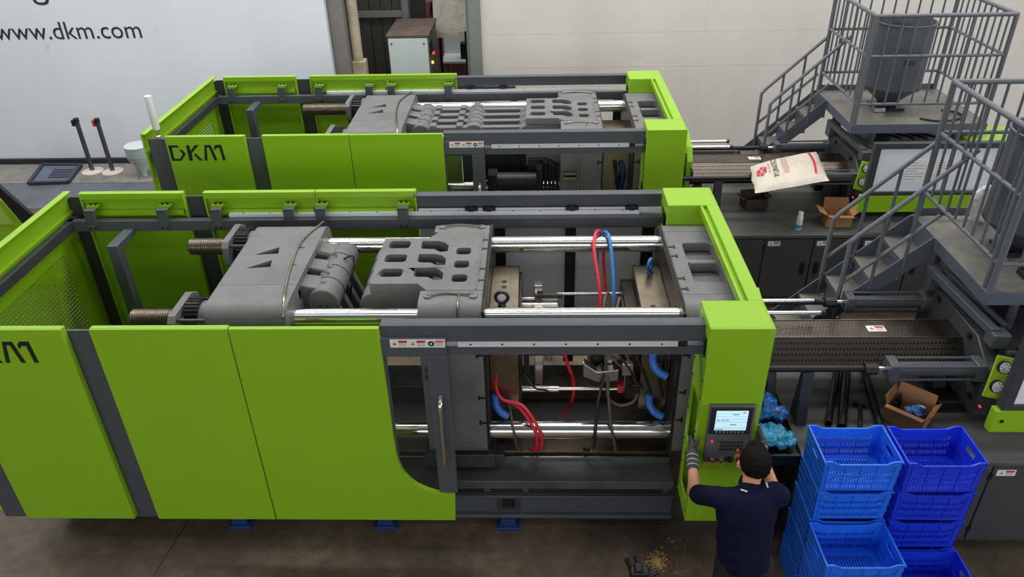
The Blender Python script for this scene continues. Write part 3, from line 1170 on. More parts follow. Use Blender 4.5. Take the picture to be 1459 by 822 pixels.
    m.tube([(v0 + .10, 4.22, 1.55), (v0 + .11, 4.21, 1.3), (v0 + .10, 4.22, 1.08)], .006, 6)
    m.tube([(v0 + .18, 4.21, 1.75), (v0 + .19, 4.20, 1.4), (v0 + .18, 4.21, 1.0)], .009, 6)
    m.each('oil_line', 'steel', mv)
    m = T()
    m.box(v0 - .05, v1 + .05, 4.28, 4.60, .632, .76)
    m.box(v1 - .06, v1 + .12, 4.30, 4.43, .66, .74)
    m.build('slide_shoe', 'darkgrey', mv, bevel=0.006)
    # ---- toggle links
    if cfg['toggle'] == 'open':
        for k in range(4):
            m = T()
            y0 = 4.68 + k * .165
            m.bar((px + .02, y0 + .03, 1.83), (px + .16, y0 + .03, 1.42), .06, .13)
            m.build('toggle_link', 'cast', root, bevel=0.01)
            m = T()
            m.bar((w0, y0 + .05, 1.83), (px + .18, y0 + .05, 1.42), .05, .10)
            m.build('toggle_link', 'darkgrey', root, bevel=0.01)
        m = T()
        m.tube([(px + .06, 5.1, 2.0), (px + .13, 5.12, 2.0), (px + .12, 5.0, 1.85), (px + .1, 4.95, 1.7)], .008, 6)
        m.build('lubrication_hose', 'blackhose', root)
    else:
        pm = cfg['midpin']
        pin(root, pm, zc, .11, 4.62, 5.36, 6)
        for k in range(4):
            y0 = 4.64 + k * .2
            m = T()
            m.box(px, pm, y0, y0 + .09, zc - .02, zc + .075)
            l = m.build('toggle_link', 'cast', root, bevel=0.008)
            m = T()
            m.box(px + .10, px + .17, y0 - .012, y0 + .102, zc - .03, zc + .10)
            m.box(pm - .19, pm - .12, y0 - .012, y0 + .102, zc - .03, zc + .10)
            m.each('link_collar', 'cast', l, bevel=0.008)
            m = T()
            m.box(pm, w0 + .02, y0, y0 + .075, zc + .0, zc + .075)
            m.build('toggle_link', 'cast', root, bevel=0.008)
        m = T()
        m.box(px, pm, 4.655, 4.70, zc - .26, zc - .02)
        m.build('link_side_plate', 'grey', root)
        m = T()
        m.prism([(pm, zc - .14), (w0, zc - .14), (w0, zc + .0), (pm, zc + .0)], 'y', 4.66, 4.70, [[(pm + .13, zc - .12), (pm + .28, zc - .12), (pm + .28, zc - .01), (pm + .13, zc - .01)], [(pm + .33, zc - .12), (pm + .50, zc - .12), (pm + .50, zc - .01), (pm + .33, zc - .01)]])
        m.build('link_side_plate', 'cast', root)
    # ---- stationary platen
    sp = platen_shell(root, o, .985, 1.38, 'fixed_platen', (4.45, 5.38, 1.985), .140)
    m = T()
    hl = [rrect(1.095, 1.315, 4.62, 4.88, .035, 4), rrect(1.095, 1.315, 4.93, 5.19, .035, 4)]
    m.prism([(.985, 4.45), (1.38, 4.45), (1.38, 5.38), (.985, 5.38)], 'z', 1.99, 2.0705, hl)
    m.build('top_casting', 'cast', sp, bevel=0.008)
    m = T()
    for yc in (4.75, 5.06):
        m.lathe([(.001, 0), (.05, 0), (.05, .004), (.001, .004)], (1.17, yc - .06, 1.9855), 20)
    m.each('core_hole', 'black', sp)
    m = T()
    m.box(.965, .985, 4.27, 5.56, .80, 2.03)
    m.build('platen_face', 'oilsteel', sp)
    t_slots(sp, .985, 1, (4.52, 4.66, 4.98, 5.12), (1.72, 1.40, 1.15), 2.071)
    m = T()
    for yy in TBY:
        for zz in TBZ:
            m.cyl((1.38, yy, zz), (1.47, yy, zz), .10, n=24)
    m.each('tie_bar_nut', 'darkgrey', sp)
    return root


C1 = clamping_unit((0, 0, 0), 'lime green and grey clamping unit with open mould bay beside the operator', dict(tail=(-2.24, -1.68), mov=-.37, toggle='open', rear_sheet=True, logo_x=-3.755))
C2 = clamping_unit((0.05, 3.414, 0), 'lime green and grey clamping unit with stretched toggle links near the white wall', dict(tail=(-2.04, -1.46), mov=.64, midpin=-.73, toggle='closed', rear_sheet=False, logo_x=-3.77))

# ---- control terminal on the front column
M['bezel'] = mat('charcoal_console', srgb(44, 44, 50), 0.4, 0, 0.08, 8)
M['bezel2'] = mat('grey_keypad', srgb(94, 95, 99), 0.5, 0, 0.08, 8)
M['screen'] = mat('lit_display', srgb(190, 224, 236), 0.3, 0, 0.01, 2, emit=0.75)
M['screenline'] = mat('display_lines', srgb(120, 160, 180), 0.3, 0, 0.01, 2, emit=0.5)
M['led_red'] = mat('red_led', srgb(235, 40, 60), 0.3, 0, 0, 1, emit=1.0)
M['led_green'] = mat('green_key', srgb(40, 110, 60), 0.4, 0, 0, 1)
cp = MB()
cp.box(1.095, 1.385, 3.795, 3.825, 1.165, 1.645)
con = cp.build('control_terminal', 'bezel2', C1, bevel=0.006)
cp = MB()
cp.box(1.10, 1.365, 3.786, 3.796, 1.42, 1.64)
cp.build('screen_bezel', 'bezel', con, bevel=0.004)
cp = MB()
cp.box(1.135, 1.335, 3.783, 3.787, 1.455, 1.615)
scn = cp.build('display', 'screen', con)
cp = MB()
for z in (1.595, 1.572, 1.55, 1.525, 1.475):
    cp.box(1.137, 1.333, 3.7815, 3.783, z, z + .0015)
for x, z, w in ((1.14, 1.535, .025), (1.175, 1.535, .02), (1.20, 1.535, .02), (1.24, 1.583, .04), (1.23, 1.50, .04), (1.30, 1.60, .02), (1.14, 1.46, .05)):
    cp.box(x, x + w, 3.7815, 3.783, z, z + .008)
cp.stuff('display_graphics', 'screenline', con)
for x, z, k in ((1.135, 1.35, 'led_red'), (1.31, 1.28, 'led_red'), (1.355, 1.28, 'led_red'), (1.165, 1.345, 'led_green'), (1.30, 1.37, 'led_green')):
    cp = MB()
    if k == 'led_red':
        cp.cyl((x, 3.795, z), (x, 3.789, z), .008, n=12)
    else:
        cp.box(x, x + .03, 3.789, 3.796, z, z + .012)
    cp.build('key', k, con)
for r in range(3):
    for c in range(7):
        cp = MB()
        cp.box(1.19 + c * .022, 1.205 + c * .022, 3.790, 3.796, 1.275 + r * .03, 1.29 + r * .03)
        cp.build('key', 'bezel', con)
for k in range(8):
    cp = MB()
    cp.box(1.145 + k * .024, 1.155 + k * .024, 3.783, 3.787, 1.435, 1.443)
    cp.build('key', 'greyprint', con)
for x, key in ((1.15, 'brightsteel'), (1.21, 'brightsteel'), (1.265, 'black')):
    cp = MB()
    cp.lathe([(.018, 0), (.018, -.012), (.013, -.03), (.001, -.031)], (x, 3.795, 1.20), 16, 'y')
    cp.build('rotary_switch', key, con)
cp = MB()
cp.lathe([(.035, 0), (.035, -.01), (.001, -.011)], (1.325, 3.795, 1.205), 20, 'y')
yb = cp.build('emergency_stop', 'yellow', con)
cp = MB()
cp.lathe([(.02, -.01), (.022, -.03), (.001, -.034)], (1.325, 3.795, 1.205), 18, 'y')
cp.build('push_button', 'red', yb)
cp = MB()
cp.box(1.11, 1.25, 3.819, 3.825, 1.115, 1.15)
cp.build('name_plate', 'yellow', C1)

# ---- open mould in the front machine
M['mold_dark'] = mat('dark_tool_steel', srgb(70, 66, 60), 0.35, 0.8, 0.25, 12, 0.1, 40, srgb(40, 34, 28), 0.6)
mlt = thing('mold_half', (-.25, 4.92, .95), 'steel mould half with dark eyebolt bolted to the moving platen', 'mould')
q = MB()
q.box(-.351, -.135, 4.52, 5.33, 1.0, 1.80)
q.build('mold_plate', 'steel', mlt, bevel=0.006)
q = MB()
q.box(-.135, -.115, 4.55, 5.30, 1.05, 1.76)
q.build('parting_face', 'mold_dark', mlt, bevel=0.004)
eye_bolt(mlt, (-.255, 4.74, 1.80), 0.0, 'eyebolt', .045, .014)
q = MB()
for y in (5.08, 5.0):
    q.lathe([(.001, 0), (.02, 0), (.02, .002), (.001, .002)], (-.25, y, 1.8005), 14)
q.each('lifting_hole', 'black', mlt)
for z, y in ((1.55, 5.22), (1.58, 5.08), (1.12, 4.62), (1.14, 5.2)):
    q = MB()
    q.cyl((-.12, y, z), (.16, y, z), .024, n=18)
    q.build('guide_pin', 'brightsteel', mlt)
q = MB()
q.cyl((.0, 5.16, 1.62), (.20, 5.16, 1.62), .02, n=16)
q.build('guide_bush', 'mold_dark', mlt)
for y0, y1, z0, z1 in ((4.80, 4.90, 1.02, 1.70), (5.18, 5.26, 1.30, 1.70)):
    q = MB()
    q.box(-.02, .045, y0, y1, z0, z1)
    q.build('stripper_bar', 'brightsteel', mlt, bevel=0.004)
mrt = thing('mold_half', (.85, 4.92, .95), 'steel mould half with blue eyebolt bolted to the fixed platen', 'mould')
q = MB()
q.box(.755, .966, 4.52, 5.33, 1.0, 1.80)
q.build('mold_plate', 'steel', mrt, bevel=0.006)
q = MB()
q.box(.66, .755, 4.58, 5.28, 1.05, 1.70)
q.build('cavity_plate', 'mold_dark', mrt, bevel=0.006)
eye_bolt(mrt, (.875, 5.20, 1.80), 1.1, 'bluepaint', .045, .015)
q = MB()
q.lathe([(.001, 0), (.02, 0), (.02, .002), (.001, .002)], (.84, 4.72, 1.8005), 14)
q.build('lifting_hole', 'black', mrt)
for z, y in ((1.60, 5.22), (1.12, 4.62)):
    q = MB()
    q.cyl((.16, y, z), (.66, y, z), .013, n=14)
    q.build('guide_rod', 'brightsteel', mrt)
# core block with slides hanging from the cavity plate
q = MB()
q.box(.40, .66, 4.66, 4.98, 1.15, 1.56)
core = q.build('core_block', 'mold_dark', mrt, bevel=0.006)
for x0, x1, y0, y1, z0, z1 in ((.36, .46, 4.92, 5.04, 1.42, 1.58), (.37, .44, 4.72, 4.80, 1.40, 1.60), (.50, .56, 4.62, 4.70, 1.36, 1.66), (.44, .64, 4.60, 4.63, 1.50, 1.56), (.60, .68, 4.82, 4.95, 1.50, 1.64)):
    q = MB()
    q.box(x0, x1, y0, y1, z0, z1)
    q.build('slide', 'brightsteel', core, bevel=0.004)
q = MB()
q.prism([(.34, 1.30), (.46, 1.24), (.60, 1.26), (.60, 1.36), (.44, 1.34), (.34, 1.42)], 'y', 4.54, 4.62)
q.build('slide_carrier', 'brightsteel', core, bevel=0.004)
# hoses of the fixed half
for pts, r, k in (([(.485, 4.86, 1.60), (.475, 5.0, 1.78), (.445, 5.25, 1.97), (.455, 5.38, 2.03), (.49, 5.47, 2.03), (.53, 5.54, 1.93), (.55, 5.52, 1.7), (.56, 5.4, 1.5)], .014, 'redhose'),
                  ([(.575, 4.86, 1.60), (.585, 5.05, 1.80), (.575, 5.3, 1.99), (.56, 5.42, 2.03), (.53, 5.50, 2.0), (.50, 5.56, 1.88), (.49, 5.5, 1.6)], .014, 'bluehose'),
                  ([(.52, 4.78, 1.58), (.50, 4.86, 1.70), (.53, 4.98, 1.75), (.57, 4.95, 1.72), (.57, 4.84, 1.62), (.56, 4.80, 1.58)], .010, 'brownhose'),
                  ([(.56, 4.74, 1.58), (.60, 4.86, 1.70), (.63, 4.95, 1.73), (.65, 4.88, 1.66), (.62, 4.78, 1.58)], .010, 'brownhose'),
                  ([(.47, 4.56, 1.40), (.49, 4.54, 1.30), (.45, 4.45, 1.14), (.43, 4.335, 1.02), (.425, 4.300, .92), (.42, 4.31, .82), (.40, 4.40, .70), (.36, 4.47, .645)], .012, 'blackhose'),
                  ([(.50, 4.56, 1.45), (.52, 4.54, 1.28), (.53, 4.45, 1.12), (.54, 4.335, 1.02), (.56, 4.302, .92), (.58, 4.31, .82), (.60, 4.40, .70), (.60, 4.47, .645)], .011, 'brownhose'),
                  ([(.62, 4.60, 1.55), (.68, 4.56, 1.40), (.74, 4.52, 1.20), (.72, 4.5, 1.10), (.62, 4.50, 1.06), (.53, 4.52, 1.12), (.53, 4.54, 1.25)], .013, 'brownhose')):
    q = MB()
    q.tube(pts, r, 9, 7)
    q.build('hose', k, mrt, smooth=1.0)
for pts, r, k in (([(-.30, 4.60, 1.62), (-.32, 4.55, 1.45), (-.32, 4.53, 1.25), (-.28, 4.49, 1.14), (-.16, 4.45, 1.11), (-.06, 4.345, 1.04), (-.01, 4.302, .95), (-.005, 4.298, .87), (-.015, 4.325, .78), (-.03, 4.42, .68), (-.05, 4.48, .645)], .013, 'redhose'),
                  ([(-.25, 4.56, 1.60), (-.27, 4.54, 1.45), (-.31, 4.52, 1.25), (-.26, 4.46, 1.15), (-.12, 4.43, 1.12), (-.02, 4.335, 1.04), (.025, 4.300, .95), (.032, 4.297, .87), (.022, 4.325, .78), (.005, 4.42, .68), (-.01, 4.48, .645)], .013, 'redhose'),
                  ([(.16, 4.95, 1.45), (.24, 4.90, 1.15), (.29, 4.88, .98), (.28, 4.86, .80), (.21, 4.88, .63)], .014, 'redhose'),
                  ([(-.22, 4.51, 1.10), (-.20, 4.42, 1.06), (-.185, 4.335, 1.01), (-.17, 4.305, .92), (-.155, 4.315, .82), (-.135, 4.40, .70), (-.12, 4.47, .64)], .009, 'brownhose')):
    q = MB()
    q.tube(pts, r, 9, 7)
    q.build('hose', k, mlt, smooth=1.0)
# clamps, brackets and cabling of the open mould
for x0, x1, y0, y1, z0, z1, k in ((-.10, -.06, 4.58, 4.66, 1.30, 1.62, 'mold_dark'), (-.10, .10, 4.72, 4.76, 1.36, 1.42, 'mold_dark'), (.06, .12, 5.0, 5.26, 1.10, 1.18, 'brightsteel')):
    q = MB()
    q.box(x0, x1, y0, y1, z0, z1)
    q.build('clamp_bar', k, mlt, bevel=0.004)
for x0, x1, y0, y1, z0, z1, k in ((.62, .70, 4.50, 4.56, 1.34, 1.44, 'brightsteel'), (.70, .76, 4.49, 4.53, 1.18, 1.26, 'mold_dark'), (.52, .60, 4.55, 4.60, 1.44, 1.50, 'brightsteel'), (.60, .64, 4.52, 4.60, 1.16, 1.22, 'red')):
    q = MB()
    q.box(x0, x1, y0, y1, z0, z1)
    q.build('clamp_bar', k, mrt, bevel=0.004)
for pts, r, k in (([(.70, 4.52, 1.60), (.74, 4.50, 1.45), (.80, 4.48, 1.30), (.86, 4.50, 1.10), (.88, 4.5, .95)], .008, 'blackhose'),
                  ([(.56, 4.56, 1.62), (.60, 4.52, 1.50), (.66, 4.50, 1.42), (.72, 4.50, 1.30), (.78, 4.50, 1.22)], .009, 'blackhose'),
                  ([(.44, 4.60, 1.55), (.50, 4.55, 1.50), (.58, 4.52, 1.44), (.64, 4.52, 1.36), (.64, 4.50, 1.20)], .008, 'brownhose'),
                  ([(.90, 4.54, 1.62), (.93, 4.5, 1.45), (.90, 4.48, 1.30), (.93, 4.48, 1.15)], .010, 'blackhose')):
    q = MB()
    q.tube(pts, r, 8, 6)
    q.build('cable', k, mrt, smooth=1.0)
q = MB()
q.tube([(-.10, 4.60, 1.28), (-.02, 4.56, 1.18), (.08, 4.6, 1.12), (.16, 4.64, 1.05)], .008, 8, 6)
q.build('cable', 'blackhose', mlt, smooth=1.0)
# blue pipe elbows near the platens
for c, a0 in (((-.315, 4.492, 1.065), 0), ((.83, 4.492, 1.065), 0.3), ((.83, 4.492, 1.44), 0.2)):
    q = MB()
    x, y, z = c
    q.tube([(x, y, z + .10), (x + .005, y - .02, z + .03), (x + .04, y - .05, z - .02), (x + .10, y - .07, z - .05)], .029, 12, 6)
    q.build('hose_elbow', 'blueplastic', mrt if x > 0 else mlt, smooth=1.0)

# ---- darker equipment in the mould bay of the rear machine
eq = thing('hydraulic_core_motor', (-.1, 8.1, .8), 'black hydraulic motor with hoses inside the bay of the wall side machine', 'motor')
q = MB()
q.cyl((-.45, 7.87, 1.42), (.02, 7.87, 1.42), .095, n=24)
q.build('motor_body', 'black', eq)
q = MB()
q.box(-.53, -.43, 7.775, 7.965, 1.31, 1.53)
q.box(.0, .075, 7.775, 7.985, 1.22, 1.60)
q.each('flange', 'blacksteel', eq, bevel=0.01)
q = MB()
q.box(-.09, .06, 7.95, 8.002, 1.36, 1.64)
q.build('bracket', 'oilsteel', eq, bevel=0.006)
q = MB()
q.box(-.40, -.03, 7.80, 7.95, 1.16, 1.345)
q.build('valve_block', 'oilsteel', eq, bevel=0.01)
q = MB()
q.tube([(-.53, 7.86, 1.42), (-.7, 7.84, 1.35), (-.85, 7.88, 1.25), (-1.0, 7.98, 1.3)], .025, 8)
q.tube([(-.3, 7.81, 1.22), (-.27, 7.74, 1.10), (-.25, 7.698, .97), (-.24, 7.695, .86), (-.22, 7.74, .75), (-.2, 7.86, .65)], .018, 8)
q.each('hose', 'blackhose', eq)
for i, x in enumerate((.085, .13, .172, .214)):
    q = MB()
    q.box(x, x + .034, 7.875 + .012 * (i % 2), 8.001, 1.02, 1.64 - .02 * i)
    q.build('ejector_plate', 'blacksteel', eq, bevel=0.004)
m2 = thing('mold_half', (.80, 8.33, .95), 'closed brown steel mould in the wall side machine', 'mould')
q = MB()
q.box(.709, 1.016, 7.93, 8.74, 1.0, 1.80)
q.build('mold_plate', 'steel', m2, bevel=0.006)
q = MB()
q.tube([(.92, 7.92, 1.6), (.95, 7.86, 1.5), (.93, 7.88, 1.3), (.97, 7.9, 1.15)], .03, 9)
q.build('hose', 'bluepad', m2)
q = MB()
q.tube([(.85, 7.92, 1.62), (.88, 7.85, 1.45), (.90, 7.88, 1.30), (.86, 7.9, 1.62)], .018, 9)
q.build('hose', 'blackhose', m2)


# ------------------------------------------------------------------ injection side
M['coverwhite'] = mat('pale_cover_sheet', srgb(226, 230, 236), 0.35, 0, 0.03, 3)
def injection_unit(o, dx, label, first):
    ox, oy = o[0], o[1]
    T = lambda: MB(o)
    root = thing('injection_unit', (ox + 3.2, oy + 4.91, .95), label, 'machine')
    # perforated barrel cover, eight sided
    a, b = 1.66, 3.20 + dx
    y0, y1, zt, d = 4.78, 5.01, 1.48, .155
    pr = [(y0 - d, zt - d), (y0, zt), (y1, zt), (y1 + d, zt - d)]
    for i in range(3):
        (ya, za), (yb_, zb) = pr[i], pr[i + 1]
        m = T()
        m.add([(a, ya, za), (b, ya, za), (b, yb_, zb), (a, yb_, zb)], [(0, 1, 2, 3)])
        m.build('cover_facet', 'perf', root, smooth=0)
        m = T()
        m.bar((a, ya, za), (b, ya, za), .008, .008)
        m.build('cover_edge', 'steel', root)
    m = T()
    m.cyl((a - .2, 4.895, 1.28), (b, 4.895, 1.28), .10, n=24)
    m.build('barrel', 'blacksteel', root)
    sticker(root, o, 0, .135, 0, .075, 0, 'b', c=(2.50 if first else 2.36, 4.855, zt + .001), udir=(1, 0, 0), vdir=(0, 1, 0))
    # green nozzle guard
    m = T()
    m.prism([(4.56, 1.22), (5.06, 1.22), (5.06, 1.72), (4.98, 1.80), (4.66, 1.72), (4.56, 1.58)], 'x', 1.60, 1.665)
    m.prism([(4.60, 1.66), (5.06, 1.70), (5.06, 1.80), (4.66, 1.76)], 'x', 1.44, 1.60)
    ng = m.build('nozzle_guard', 'green', root, bevel=0.006)
    sticker(ng, o, 0, .06, 0, .09, 0, 'a', c=(1.602, 4.60, 1.60), udir=(1, 0, 0), vdir=(0, .62, .78))
    sticker(ng, o, 0, .07, 0, .09, 0, 'a', c=(1.54, 4.95, 1.802), udir=(1, 0, 0), vdir=(0, 1, 0))
    m = T()
    m.tube([(1.655, 4.55, 1.50), (1.655, 4.50, 1.48), (1.655, 4.50, 1.36), (1.655, 4.55, 1.34)], .014, 8)
    m.build('guard_handle', 'black', ng)
    for y in (5.08, 4.91):
        m = T()
        m.cyl((1.5, y, 1.615), (2.14, y, 1.615), .016, n=16)
        p = m.build('guide_pin', 'chrome', root, smooth=1)
        m = T()
        m.cyl((2.135, y, 1.615), (2.165, y, 1.615), .022, n=14)
        m.build('pin_stop', 'black', p)
    # carriage cylinders
    for y in (4.475, 5.365):
        m = T()
        m.cyl((1.35, y, 1.42), (2.38 + dx, y, 1.42), .024, n=18)
        r = m.build('carriage_rod', 'blacksteel', root, smooth=1)
        m = T()
        m.cyl((2.34 + dx, y, 1.42), (2.43 + dx, y, 1.42), .046, n=8)
        m.build('rod_coupling', 'black', r)
        m = T()
        m.cyl((2.43 + dx, y, 1.42), (2.53 + dx, y, 1.42), .018, n=16)
        m.build('rod_end', 'chrome', r, smooth=1)
        m = T()
        m.cyl((2.52 + dx, y, 1.42), (3.15 + dx, y, 1.42), .052, n=24)
        cy = m.build('hydraulic_cylinder', 'grey', root, bevel=0.004)
        m = T()
        for e in (2.50, 3.10):
            m.box(e + dx, e + .07 + dx, y - .07, y + .07, 1.35, 1.49)
        m.each('cylinder_head', 'grey', cy, bevel=0.008)
        m = T()
        for sy in (-1, 1):
            for sz in (-1, 1):
                m.cyl((2.52 + dx, y + sy * .055, 1.42 + sz * .055), (3.15 + dx, y + sy * .055, 1.42 + sz * .055), .010, n=8)
        m.each('tie_rod', 'grey', cy)
    # front support plate of the carriage
    m = T()
    m.prism([(4.40, 1.05), (5.46, 1.05), (5.46, 1.46), (5.30, 1.60), (4.62, 1.60), (4.40, 1.46)], 'x', 3.16 + dx, 3.27 + dx)
    sp = m.build('support_plate', 'darkgrey', root, bevel=0.008)
    m = T()
    for y, z in ((4.47, 1.30), (4.47, 1.18), (4.70, 1.55), (5.2, 1.55), (5.38, 1.2)):
        m.cyl((3.14 + dx, y, z), (3.16 + dx, y, z), .024, n=6)
    m.each('bolt', 'blacksteel', sp)
    m = T()
    m.box(3.27 + dx, 4.8 + dx, 4.42, 5.42, 1.02, 1.60)
    m.build('carriage_body', 'darkgrey', root, bevel=0.02)
    m = T()
    m.box(3.0 + dx, 4.8 + dx, 4.55, 4.68, .95, 1.05)
    m.box(3.0 + dx, 4.8 + dx, 5.15, 5.28, .95, 1.05)
    m.each('slide_rail', 'blacksteel', root, bevel=0.006)
    # throat, strut and hoses under the platform
    m = T()
    m.cyl((3.66 + dx, 5.2, 1.5), (3.66 + dx, 5.2, 1.90), .10, n=20)
    m.build('feed_throat', 'grey', root)
    m = T()
    m.bar((3.12 + dx, 5.38, 1.72), (3.20 + dx, 4.52, 1.70), .06, .06)
    m.bar((3.20 + dx, 5.30, 1.75), (3.32 + dx, 4.60, 1.70), .03, .03)
    m.each('strut', 'grey', root, bevel=0.004)
    m = T()
    m.box(3.10 + dx, 3.22 + dx, 5.30, 5.44, 1.56, 1.74)
    m.box(3.17 + dx, 3.29 + dx, 4.46, 4.58, 1.60, 1.71)
    m.each('mount_block', 'grey', root, bevel=0.008)
    m = T()
    for k in range(5):
        x = 3.35 + dx + k * .13
        m.tube([(x, 4.45, 1.60), (x + .05, 4.40, 1.74), (x + .14, 4.6, 1.80), (x + .1, 5.0, 1.72)], .017, 7)
    m.each('hydraulic_hose', 'blackhose', root)
    m = T()
    m.tube([(3.42 + dx, 4.3, 1.85), (3.40 + dx, 4.28, 1.6), (3.36 + dx, 4.26, 1.45), (3.30 + dx, 4.24, 1.62), (3.22 + dx, 4.22, 1.72)], .013, 7)
    m.build('gauge_hose', 'blackhose', root)
    # gauge bracket
    m = T()
    gx, gy, gz = 3.12 + dx, 4.22, 1.54
    Rg = Matrix.Rotation(math.radians(14), 3, 'Y') @ Matrix.Rotation(math.radians(-18), 3, 'X')
    m.obox((gx, gy, gz), (.125, .012, .30), Rg)
    m.obox(Vector((gx, gy, gz)) + Rg @ Vector((.085, .035, 0)), (.09, .012, .28), Rg @ Matrix.Rotation(math.radians(40), 3, 'Z'))
    gb = m.build('gauge_bracket', 'green', root, bevel=0.004)
    for s in (.07, -.07):
        c = Vector((gx, gy, gz)) + Rg @ Vector((0, -.006, s + .01))
        n = Rg @ Vector((0, -1, 0))
        m = T()
        m.cyl(c, c + n * .022, .044, n=24)
        g = m.build('pressure_gauge', 'blacksteel', gb)
        m = T()
        m.cyl(c + n * .022, c + n * .0235, .038, n=24)
        m.build('dial', 'white', g)
        m = T()
        for k in range(8):
            an = PI * .25 * k
            u = Rg @ Vector((math.cos(an), 0, math.sin(an)))
            m.bar(c + n * .0245 + u * .018, c + n * .0245 + u * .034, .005, .002)
        m.bar(c + n * .0245, c + n * .0245 + (Rg @ Vector((-.02, 0, -.02))), .005, .002)
        m.stuff('dial_marks', 'logo', g)
        m = T()
        m.obox(Vector((gx, gy, gz)) + Rg @ Vector((0.005, -.007, s - .05)), (.05, .004, .022), Rg)
        m.build('gauge_label', 'yellow', gb)
    # side cover: grey frame, pale panel, green kick strip
    fx0, fx1 = 3.10 + dx, 4.42 + dx
    m = T()
    m.prism([(fx0, 1.39), (fx1, 1.39), (fx1, 1.96), (fx0, 1.96)], 'y', 4.055, 4.12, [[(fx0 + .07, 1.43), (fx1 - .05, 1.43), (fx1 - .05, 1.90), (fx0 + .07, 1.90)]])
    fr = m.build('side_cover_frame', 'darkgrey', root, bevel=0.004)
    m = T()
    m.box(fx0 + .07, fx1 - .05, 4.075, 4.085, 1.43, 1.90)
    wp = m.build('side_cover_panel', 'coverwhite', root)
    m = T()
    m.box(fx0 - .03, fx1, 4.05, 4.115, 1.20, 1.385)
    ks = m.build('side_cover_kick', 'green', root, bevel=0.004)
    m = T()
    for xx in (fx0 + .03, fx0 + .62):
        m.cyl((xx, 4.05, 1.30), (xx, 4.045, 1.30), .014, n=12)
    m.each('lock', 'black', ks)
    m = T()
    m.cyl((fx0 - .05, 4.2, 1.31), (fx0 - .05, 4.18, 1.31), .007, n=12)
    m.build('indicator_lamp', 'led_red', root)
    if not first:
        for k, (xa, w) in enumerate(((3.60, .26), (3.90, .20))):
            m = T()
            m.box(xa + dx - .27 + .12, xa + dx - .15 + w, 4.073, 4.0752, 1.53, 1.78)
            pp = m.build('paper_sheet', 'white', wp)
            m = T()
            for r in range(7):
                m.box(xa + dx - .13, xa + dx - .17 + w * (.9 if r % 3 else .6), 4.0722, 4.073, 1.56 + r * .03, 1.568 + r * .03)
            m.stuff('printed_lines', 'greyprint', pp)
    # green drive cover with lettering
    m = T()
    m.box(4.284 + dx, 5.7 + dx, 4.42, 4.95, 1.345, 1.81)
    dc = m.build('drive_cover', 'green', root, bevel=0.01)
    logo(dc, o, 4.557 + dx, 1.722, 4.42, .34)
    # barrel stand on the base
    for x in (1.78, 3.05 + dx):
        m = T()
        m.prism([(4.72, .93 if x < 1.88 else .95), (5.08, .93 if x < 1.88 else .95), (4.98, 1.185), (4.82, 1.185)], 'x', x, x + (.075 if x < 1.88 else .10))
        m.build('barrel_stand', 'darkgrey', root, bevel=0.006)
    m = T()
    m.prism([(4.40, .95), (4.55, .95), (4.50, 1.397), (4.45, 1.397)], 'x', 1.91, 1.99)
    m.build('cylinder_stand', 'darkgrey', root, bevel=0.006)
    if first:
        m = T()
        m.box(1.505, 1.60, 4.45, 4.66, 1.165, 1.30)
        vb_ = m.build('valve_body', 'blacksteel', root, bevel=.006)
        for k in range(2):
            m = T()
            m.cyl((1.545 + .015 * k, 4.455, 1.262 - .065 * k), (1.55 + .015 * k, 4.385, 1.262 - .065 * k), .031, n=16)
            m.build('red_coupling', 'red', vb_)
        m = T()
        m.tube([(1.57, 4.65, 1.205), (1.63, 4.70, 1.195), (1.70, 4.76, 1.20), (1.74, 4.82, 1.235)], .020, 10)
        m.build('valve_hose', 'blackhose', root)
    return root


M['basetop'] = mat('grey_green_base_top', srgb(84, 85, 82), 0.5, 0, 0.15, 5, 0.05, 60, srgb(66, 64, 60), 0.6)
M['cabdoor'] = mat('charcoal_cabinet_door', srgb(66, 67, 70), 0.42, 0, 0.06, 4)


def machine_base(o, label, seams, x0):
    ox, oy = o[0], o[1]
    T = lambda: MB(o)
    root = thing('base_cabinet', (ox + 3.4, oy + 4.9, 0), label, 'cabinet')
    m = T()
    m.box(x0, 5.6, 4.05, 5.80, 0.12, .91)
    m.build('carcass', 'darkgrey', root)
    m = T()
    m.box(x0 - .01, 5.62, 4.02, 5.82, .91, .95)
    m.build('base_top', 'basetop', root, bevel=0.005)
    e = [x0] + list(seams) + [5.6]
    for i in range(len(e) - 1):
        m = T()
        m.box(e[i] + .006, e[i + 1] - .006, 4.03, 4.05, .16, .895)
        d = m.build('cabinet_door', 'cabdoor', root, bevel=0.004)
        hx = e[i] + .075 if i % 2 else e[i + 1] - .075
        m = T()
        m.prism(rrect(hx - .022, hx + .022, .46, .61, .012, 3), 'y', 4.018, 4.03)
        h = m.build('door_handle', 'black', d)
        m = T()
        m.box(hx - .008, hx + .008, 4.010, 4.018, .49, .58)
        m.build('latch_lever', 'blacksteel', h)
        m = T()
        hz = e[i + 1] - .006 if i % 2 else e[i] + .006
        for z in (.25, .78):
            m.cyl((hz, 4.028, z), (hz, 4.028, z + .05), .009, n=8)
        m.each('hinge', 'black', d)
        if e[i + 1] - e[i] > .35:
            sticker(d, o, e[i] + .035, e[i] + .165, .815, .87, 4.029, 'a')
            if i == 1:
                sticker(d, o, e[i] - .36, e[i] - .03, .815, .87, 4.029, 'bb')
    for x in (x0 + .15, 2.8, 4.1, 5.4):
        for y in (4.25, 5.6):
            m = T()
            m.cyl((x, y, 0), (x, y, .13), .035, n=14)
            m.build('foot', 'blacksteel', root)
    return root


